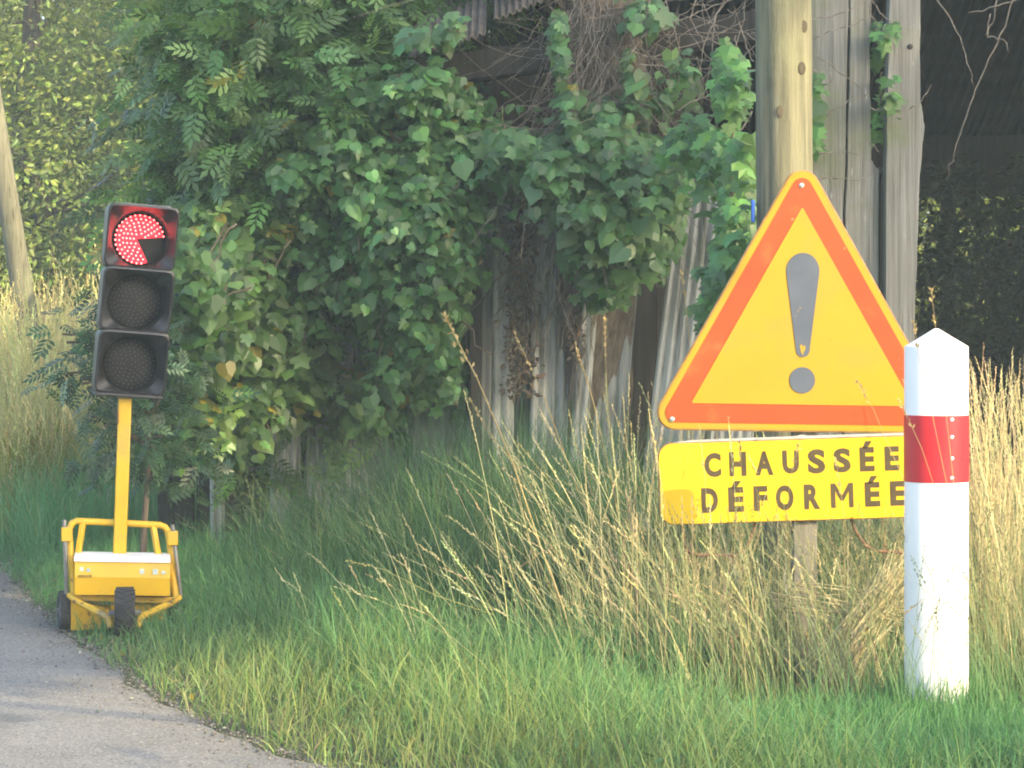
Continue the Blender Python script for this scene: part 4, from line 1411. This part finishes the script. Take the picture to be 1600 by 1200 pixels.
# short verge along the road edge
acc = Acc()
P, d = scatter(150000, -4.5, 1.8, 5.6, 16, -0.05, 1.3)
n = len(P)
keep = rng.uniform(0, 1, n) < np.clip(0.55 + d * 1.2, 0, 1)
P, d = P[keep], d[keep]
n = len(P)
ragged_d = d + 0.12 * (clump(P, 2.5) - 0.5)
keep = ragged_d > -0.02
P, d = P[keep], d[keep]
n = len(P)
h = (0.05 + 0.16 * np.clip(d / 0.7, 0, 1) + 0.1 * clump(P, 1.7)) * rng.uniform(0.5, 1.35, n)
t = np.clip(0.95 - d * 0.7 + rng.normal(0, 0.25, n), 0, 1) * sstep(10.5, 8.0, P[:, 1])  # yellower tips near the road paint in the sunlit strip
tc = tints(n, (1, 1, 1), 0.18)
blades(acc, P, h, rng.uniform(0.003, 0.006, n), rng.normal(0, 0.42, (n, 2)), mixc(G0, G1 * 0.7, rng.uniform(0, 1, n)) * tc, mixc(G1, YG, t) * tc)
k = rng.uniform(0, 1, n) < 0.12
P2, n2 = P[k], int(k.sum())
tc2 = tints(n2, (1, 1, 1), 0.25)
blades(acc, P2, rng.uniform(0.04, 0.14, n2), rng.uniform(0.002, 0.004, n2), rng.normal(0, 0.8, (n2, 2)), np.array((0.22, 0.18, 0.1)) * tc2, np.array((0.38, 0.32, 0.19)) * tc2)
verge = obj("verge_grass", acc, m_grass, smooth=False)
tag(verge, kind="stuff")
acc = Acc()
P, d = scatter(16000, -3.2, 1.8, 6.0, 12, 0.03, 1.5, lambda q: clump(q, 1.9) > 0.55)
n = len(P)
z = hgt(P[:, 0], P[:, 1]) + rng.uniform(0.01, 0.12, n) * np.clip(d / 0.5, 0.3, 1)
leaves(acc, np.stack([P[:, 0], P[:, 1], z], 1), rng.normal(0, 0.5, (n, 3)) + np.array((0, -0.3, 1)), rng.normal(0, 1, (n, 3)) + np.array((0, 0, 0.3)), rng.uniform(0.014, 0.045, n), OVAL,
       tints(n, (0.09, 0.19, 0.05), 0.3, 0.04))
tag(obj("verge_weeds", acc, m_leaf, smooth=False), kind="stuff")
acc = Acc()
n = 7000
Y = rng.uniform(5.8, 14, n)
dd = np.where(rng.uniform(0, 1, n) < 0.8, rng.normal(0.0, 0.06, n), rng.normal(-0.12, 0.2, n))
P = np.stack([np.interp(Y, EDGE_Y, EDGE_X) + dd, Y], 1)
P = P[dd < 0.25]
n = len(P)
z = np.maximum(hgt(P[:, 0], P[:, 1]), np.where(dd[dd < 0.25] < 0, 0.004, -0.01))
sz = rng.uniform(0.0015, 0.0055, n) * np.where(rng.uniform(0, 1, n) < 0.04, 2.0, 1)
T = np.array([(1, 0, 0), (0, 1, 0), (-1, 0, 0), (0, -1, 0), (0, 0, 0.7), (0, 0, -0.5)], float)
F = np.array([(0, 1, 4), (1, 2, 4), (2, 3, 4), (3, 0, 4), (1, 0, 5), (2, 1, 5), (3, 2, 5), (0, 3, 5)])
V = T[None] * rng.uniform(0.6, 1.4, (n, 6, 3)) * sz[:, None, None] + np.stack([P[:, 0], P[:, 1], z], 1)[:, None]
acc.add(V.reshape(-1, 3), (F[None] + (np.arange(n) * 6)[:, None, None]).reshape(-1, 3), np.repeat(tints(n, (0.17, 0.16, 0.135), 0.35), 6, 0))
tag(obj("gravel", acc, m_straw, smooth=False), kind="stuff")
# taller meadow grass between the verge and the barn
acc = Acc()


def meadow(P):
    return (P[:, 1] < 12.35) | (P[:, 0] < -1.95)


P, d = scatter(90000, -3.6, 3.2, 7.3, 14.5, 0.55, 9, meadow)
n = len(P)
h = (0.22 + 0.5 * sstep(0.6, 2.0, d) * sstep(9.0, 10.5, P[:, 1]) + 0.16 * clump(P, 1.1)) * rng.uniform(0.5, 1.3, n)
h *= np.where(P[:, 1] < 8.3, 0.5, 1.0)
h *= np.where((P[:, 0] > 0.7) & (P[:, 1] < 8.1), 0.55, 1.0)
h *= 1 - 0.45 * sstep(0.6, 0.85, P[:, 0])
h *= np.where((P[:, 0] < -1.2) & (P[:, 1] > 10.2), 0.62, 1.0)
tc = tints(n, (1, 1, 1), 0.2) * (1 - 0.35 * sstep(8.4, 9.6, P[:, 1]) * sstep(-1.6, -0.9, P[:, 0]))[:, None]  # tint lowered over the middle, shade put into the blade colour
dryf = np.clip(rng.normal(0.02, 0.17, n) + 0.35 * sstep(0.3, 0.7, P[:, 0]) * sstep(10.3, 8.8, P[:, 1]), 0, 1)
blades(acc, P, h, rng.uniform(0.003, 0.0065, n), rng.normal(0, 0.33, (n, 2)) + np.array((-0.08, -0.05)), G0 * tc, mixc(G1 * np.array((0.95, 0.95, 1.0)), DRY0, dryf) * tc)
P, d = scatter(6500, -3.0, 3.2, 7.6, 12.4, 0.9, 9)
keep = rng.uniform(0, 1, len(P)) < 0.3 + 0.7 * sstep(0.1, 0.8, P[:, 0])
P = P[keep]
n = len(P)
stalks(acc, P, rng.uniform(0.35, 0.75, n) * np.where((P[:, 0] < -1.0), 0.75, 1), rng.normal(0, 0.3, (n, 2)) + np.array((-0.12, 0)), G1 * 0.9, mixc((0.12, 0.17, 0.075), DRY0, np.clip(rng.uniform(-0.5, 0.5, n) + 0.5 * sstep(0.3, 0.7, P[:, 0]), 0, 1)), heads=8, head_len=0.2, spike=0.012, r=0.0011)
tag(obj("meadow_grass", acc, m_grass, smooth=False), kind="stuff")
# near grass in the shade at the bottom right, with a patch of dead brown blades
acc = Acc()
P, d = scatter(24000, 0.15, 2.2, 6.9, 7.85, 0.1, 9)
n = len(P)
h = rng.uniform(0.04, 0.13, n) * (0.7 + 0.4 * sstep(0.5, 1.0, P[:, 0]))
brown = (rng.uniform(0, 1, n) < 0.75 * sstep(0.75, 0.5, P[:, 0]))[:, None]
tc = tints(n, (1, 1, 1), 0.18)
blades(acc, P, h, rng.uniform(0.003, 0.006, n), rng.normal(0, 0.4, (n, 2)), np.where(brown, (0.16, 0.12, 0.08), G0) * tc, np.where(brown, (0.34, 0.27, 0.2), G1) * tc)
a = rng.uniform(0, 2 * np.pi, 900)
rad = 0.1 + np.abs(rng.normal(0, 0.07, 900))
P = np.stack([bp.x + rad * np.cos(a), BY + rad * np.sin(a)], 1)
blades(acc, P, rng.uniform(0.05, 0.2, 900), rng.uniform(0.003, 0.006, 900), rng.normal(0, 0.3, (900, 2)), G0, G1)
tag(obj("shaded_grass", acc, m_grass, smooth=False), kind="stuff")

# dry golden grass round the sign and to the right
acc = Acc()


def dry_clump(cx, cy, sx, sy, n, h0, h1, lean, spread=0.22, heads=12, r=0.0014, green=0.0):
    P = np.stack([rng.normal(cx, sx, n), rng.normal(cy, sy, n)], 1)
    ln = rng.normal(0, spread, (n, 2)) + np.array(lean)
    tc = tints(n, (1, 1, 1), 0.2)
    g = (rng.uniform(0, 1, n) * green)
    stalks(acc, P, rng.uniform(h0, h1, n), ln, mixc(DRY0, G1 * 1.3, g) * tc, mixc(DRY1, (0.25, 0.28, 0.1), g * 0.7) * tc, heads=heads, head_len=0.17, spike=0.013, r=r)
    m = int(n * 1.3)
    P = np.stack([rng.normal(cx, sx * 1.1, m), rng.normal(cy, sy * 1.1, m)], 1)
    tc = tints(m, (1, 1, 1), 0.22)
    g = (rng.uniform(0, 1, m) * min(1, green + 0.3))
    blades(acc, P, rng.uniform(h0 * 0.35, h1 * 0.65, m), rng.uniform(0.0022, 0.004, m), rng.normal(0, spread * 1.6, (m, 2)) + np.array(lean) * 1.2,
           mixc(DRY0 * 0.8, G1, g) * tc, mixc(DRY1 * 0.9, G1 * 1.2, g) * tc)


dry_clump(0.62, 8.7, 0.16, 0.22, 170, 0.3, 0.7, (-0.16, 0.0), green=0.25)
dry_clump(0.8, 8.5, 0.11, 0.18, 85, 0.2, 0.5, (-0.1, 0.0), green=0.1)
dry_clump(1.05, 8.45, 0.12, 0.14, 100, 0.15, 0.32, (-0.05, 0.0))
dry_clump(0.42, 9.2, 0.14, 0.3, 48, 0.5, 1.0, (-0.26, 0.0), green=0.35)
dry_clump(0.6, 9.6, 0.16, 0.3, 80, 0.5, 1.0, (-0.14, 0.0), green=0.35)
dry_clump(0.3, 8.7, 0.16, 0.3, 60, 0.3, 0.62, (-0.35, 0.0), 0.3, green=0.6)
dry_clump(0.0, 9.2, 0.3, 0.5, 50, 0.35, 0.7, (-0.35, 0.0), 0.3, green=0.6)
dry_clump(1.72, 9.2, 0.09, 0.2, 170, 0.6, 1.15, (-0.04, 0.0), 0.1)
dry_clump(1.92, 9.35, 0.16, 0.3, 280, 0.6, 1.2, (-0.05, 0.0), 0.12)
dry_clump(2.05, 9.8, 0.2, 0.3, 180, 0.55, 1.15, (-0.02, 0.0), 0.14, green=0.3)
dry_clump(1.4, 9.3, 0.16, 0.15, 120, 0.3, 0.6, (0.0, 0.0), green=0.4)
dry_clump(1.3, 9.6, 0.14, 0.2, 60, 0.25, 0.5, (0.0, 0.0), green=0.5)
dry_clump(0.5, 9.0, 0.26, 0.3, 46, 0.75, 1.12, (-0.14, 0.0), 0.14, green=0.15)
dry_clump(0.95, 8.3, 0.2, 0.12, 40, 0.35, 0.62, (-0.15, 0.0), 0.3)
tag(obj("dry_grass", acc, m_straw, smooth=False), kind="stuff")
# flattened straw leaning against the marker post
acc = Acc()
for _ in range(130):
    p0 = at(rng.normal(1405, 22), rng.normal(892, 24), 8.45 + rng.normal(0, 0.03))
    p1 = at(rng.normal(1285, 26), rng.normal(1068, 18), 8.35 + rng.normal(0, 0.05))
    p1.z = max(p1.z, 0.03)
    if rng.uniform() < 0.25:
        p0, p1 = at(rng.uniform(1190, 1260), rng.uniform(905, 960), 8.55), at(rng.uniform(1380, 1415), rng.uniform(930, 1000), 8.4)
    pts = [p0, p0.lerp(p1, 0.35) + Vector(rng.normal(0, 0.012, 3)), p0.lerp(p1, 0.7) + Vector(rng.normal(0, 0.012, 3)), p1]
    tube(acc, pts, [0.0012, 0.0018, 0.002, 0.002], 4, DRY1 * rng.uniform(0.7, 1.25), cap=False)
tag(obj("fallen_straw", acc, m_straw, smooth=False), kind="stuff")
# dry bank at the far left
acc = Acc()
P, d = scatter(9000, -4.6, -1.7, 14.6, 19.5, 0.25, 9)
n = len(P)
tc = tints(n, (1, 1, 1), 0.18)
BK0, BK1 = np.array((0.4, 0.39, 0.14)), np.array((0.58, 0.54, 0.24))
stalks(acc, P, rng.uniform(0.45, 0.85, n) * (0.55 + 0.75 * clump(P, 1.6)) * np.where(rng.uniform(0, 1, n) < 0.06, 1.35, 1), rng.normal(0, 0.2, (n, 2)), BK0 * tc, BK1 * tc, heads=9, head_len=0.2, spike=0.022, r=0.0022)
P, d = scatter(22000, -4.6, -1.7, 13.4, 19.5, 0.2, 9)
n = len(P)
g = np.clip(sstep(15.6, 13.8, P[:, 1]) + rng.normal(0.15, 0.25, n), 0, 1)
blades(acc, P, rng.uniform(0.25, 0.7, n), rng.uniform(0.004, 0.009, n), rng.normal(0, 0.3, (n, 2)), mixc(BK0, G1, g), mixc(BK1, G1 * 1.1, g))
tag(obj("bank_grass", acc, m_straw, smooth=False), kind="stuff")
acc = Acc()
n = 260
c = at(48, 590, 14.8)
P = np.stack([rng.normal(c.x, 0.13, n), rng.normal(14.8, 0.2, n)], 1)
stalks(acc, P, rng.uniform(0.4, 0.62, n), rng.normal(0, 0.2, (n, 2)), G1, np.array((0.26, 0.25, 0.04)) * np.ones((n, 3)), heads=10, head_len=0.16, spike=0.016, loose=0.02)
yf = thing("yellow_weed", "loose yellow flowering weed in the grass bank at the left edge", "plant", (c.x, 14.8, 0))
obj("stems", acc, m_grass, yf, smooth=False)


# tall single stalks that stand out against the barn
def single(label, path, Y, r=0.0022, c=(0.36, 0.28, 0.12), heads=16, spread=0.0, group="single tall grass stalks left of the sign"):
    p = [at(x, y, Y + dy) for x, y, dy in path]
    t = thing("grass_stalk", label, "grass stalk", (p[0].x, p[0].y, 0), group)
    a = Acc()
    pts = []
    for i in range(len(p) - 1):
        for k in range(5):
            pts.append(p[i].lerp(p[i + 1], k / 5))
    pts.append(p[-1])
    tube(a, pts, np.linspace(r * 1.2, r * 0.5, len(pts)), 6, np.array(c))
    obj("stem", a, m_straw, t)
    a = Acc()
    L = len(pts)
    for k in range(heads):
        f_ = k / heads
        i = min(L - 2, int(L * (0.74 + 0.25 * f_)))
        q = pts[i].lerp(pts[i + 1], rng.uniform())
        d_ = np.array((pts[i + 1] - pts[i]).normalized())
        nrm = unit(rng.normal(0, 1, (1, 3)) + np.array((0, -1, 0)))
        off = rng.normal(0, 1, 3) * spread * (1 - f_)
        if spread:
            tube(a, [q, q + Vector(off) + Vector(d_ * 0.02)], 0.0006, 4, np.array(c), cap=False)
        leaves(a, np.array([q]) + off, nrm, d_[None] + rng.normal(0, 0.25, (1, 3)), 0.026 if spread else 0.018, OVAL, np.array(c) * rng.uniform(0.9, 1.3))
    tag(obj("seed_head", a, m_straw, t, smooth=False), kind="stuff")


single("tallest golden oat stalk, thick, leaning left in front of the corrugated sheets", [(893, 985, 0), (850, 870, 0), (800, 720, 0), (745, 590, 0), (693, 490, 0)], 8.9, 0.0035, heads=22, spread=0.014)
single("slender stalk leaning left just right of the tallest oat stalk", [(960, 900, 0), (900, 760, 0), (850, 620, 0), (805, 522, 0)], 9.1, 0.002)
single("golden stalk with a dense seed head left of the sign's lower corner", [(985, 900, 0), (955, 750, 0), (925, 620, 0), (900, 540, 0)], 9.0, 0.0022)
single("upright stalk with a thin straight seed head between sheets and sign", [(965, 800, 0), (953, 660, 0), (947, 580, 0), (944, 495, 0)], 9.2, 0.0018)
single("lone tall stalk reaching up beside the sign's left slope", [(1085, 640, 0), (1080, 560, 0), (1073, 490, 0), (1065, 422, 0)], 9.2, 0.002)
single("arching stalk low in the shade, its head bent to the left", [(860, 800, 0), (800, 720, 0), (760, 670, 0), (735, 625, 0)], 9.3, 0.0016)
single("stalk bowed far to the left above the green verge", [(770, 960, 0), (680, 930, 0), (600, 890, 0), (545, 876, 0)], 9.0, 0.0017, (0.3, 0.3, 0.1))
single("thin stalk crossing the red band of the marker post", [(1490, 900, 0), (1470, 790, 0), (1440, 700, 0), (1405, 625, 0)], 7.8, 0.0013, group="thin stalks in front of the marker post")
single("thin stalk that crosses the tip of the marker post", [(1500, 850, 0), (1482, 680, 0), (1465, 540, 0), (1455, 450, 0)], 7.75, 0.0012, group="thin stalks in front of the marker post")
single("thin stalk rising at the left rim of the marker post", [(1480, 760, 0), (1455, 640, 0), (1438, 570, 0), (1428, 505, 0)], 7.8, 0.0011, group="thin stalks in front of the marker post")
single("thin stalk standing before the first capital letters of the plate", [(1180, 960, 0), (1172, 850, 0), (1160, 760, 0), (1156, 690, 0)], 8.5, 0.0014, group="thin stalks in front of the text plate")
single("thin stalk standing before the middle of the text plate", [(1238, 930, 0), (1228, 830, 0), (1234, 750, 0), (1250, 690, 0)], 8.5, 0.0013, group="thin stalks in front of the text plate")
single("thin stalk standing before the right part of the text plate", [(1318, 960, 0), (1320, 850, 0), (1317, 790, 0), (1306, 720, 0)], 8.5, 0.0013, group="thin stalks in front of the text plate")
single("leaning thin stalk across the right lower corner of the triangle", [(1430, 790, 0), (1390, 700, 0), (1365, 640, 0), (1341, 598, 0)], 8.5, 0.0013, group="thin stalks in front of the text plate")

# ------------------------------------------------------------------ thin volume added to imitate a veil of windscreen glare
acc = Acc()
box(acc, (0, 19, 5.6), (64, 70, 14.4))
hz = obj("glare_veil", acc, None, smooth=False)
tag(hz, kind="stuff")
m = bpy.data.materials.new("glare_veil_volume")
m.use_nodes = True
nt = m.node_tree
nt.nodes.remove(nt.nodes["Principled BSDF"])
pv = nt.nodes.new("ShaderNodeVolumePrincipled")
pv.inputs['Color'].default_value = (0.78, 0.95, 0.97, 1)
pv.inputs['Density'].default_value = 0.0036
pv.inputs['Anisotropy'].default_value = 0.0
nt.links.new(pv.outputs[0], nt.nodes["Material Output"].inputs['Volume'])
hz.data.materials.append(m)
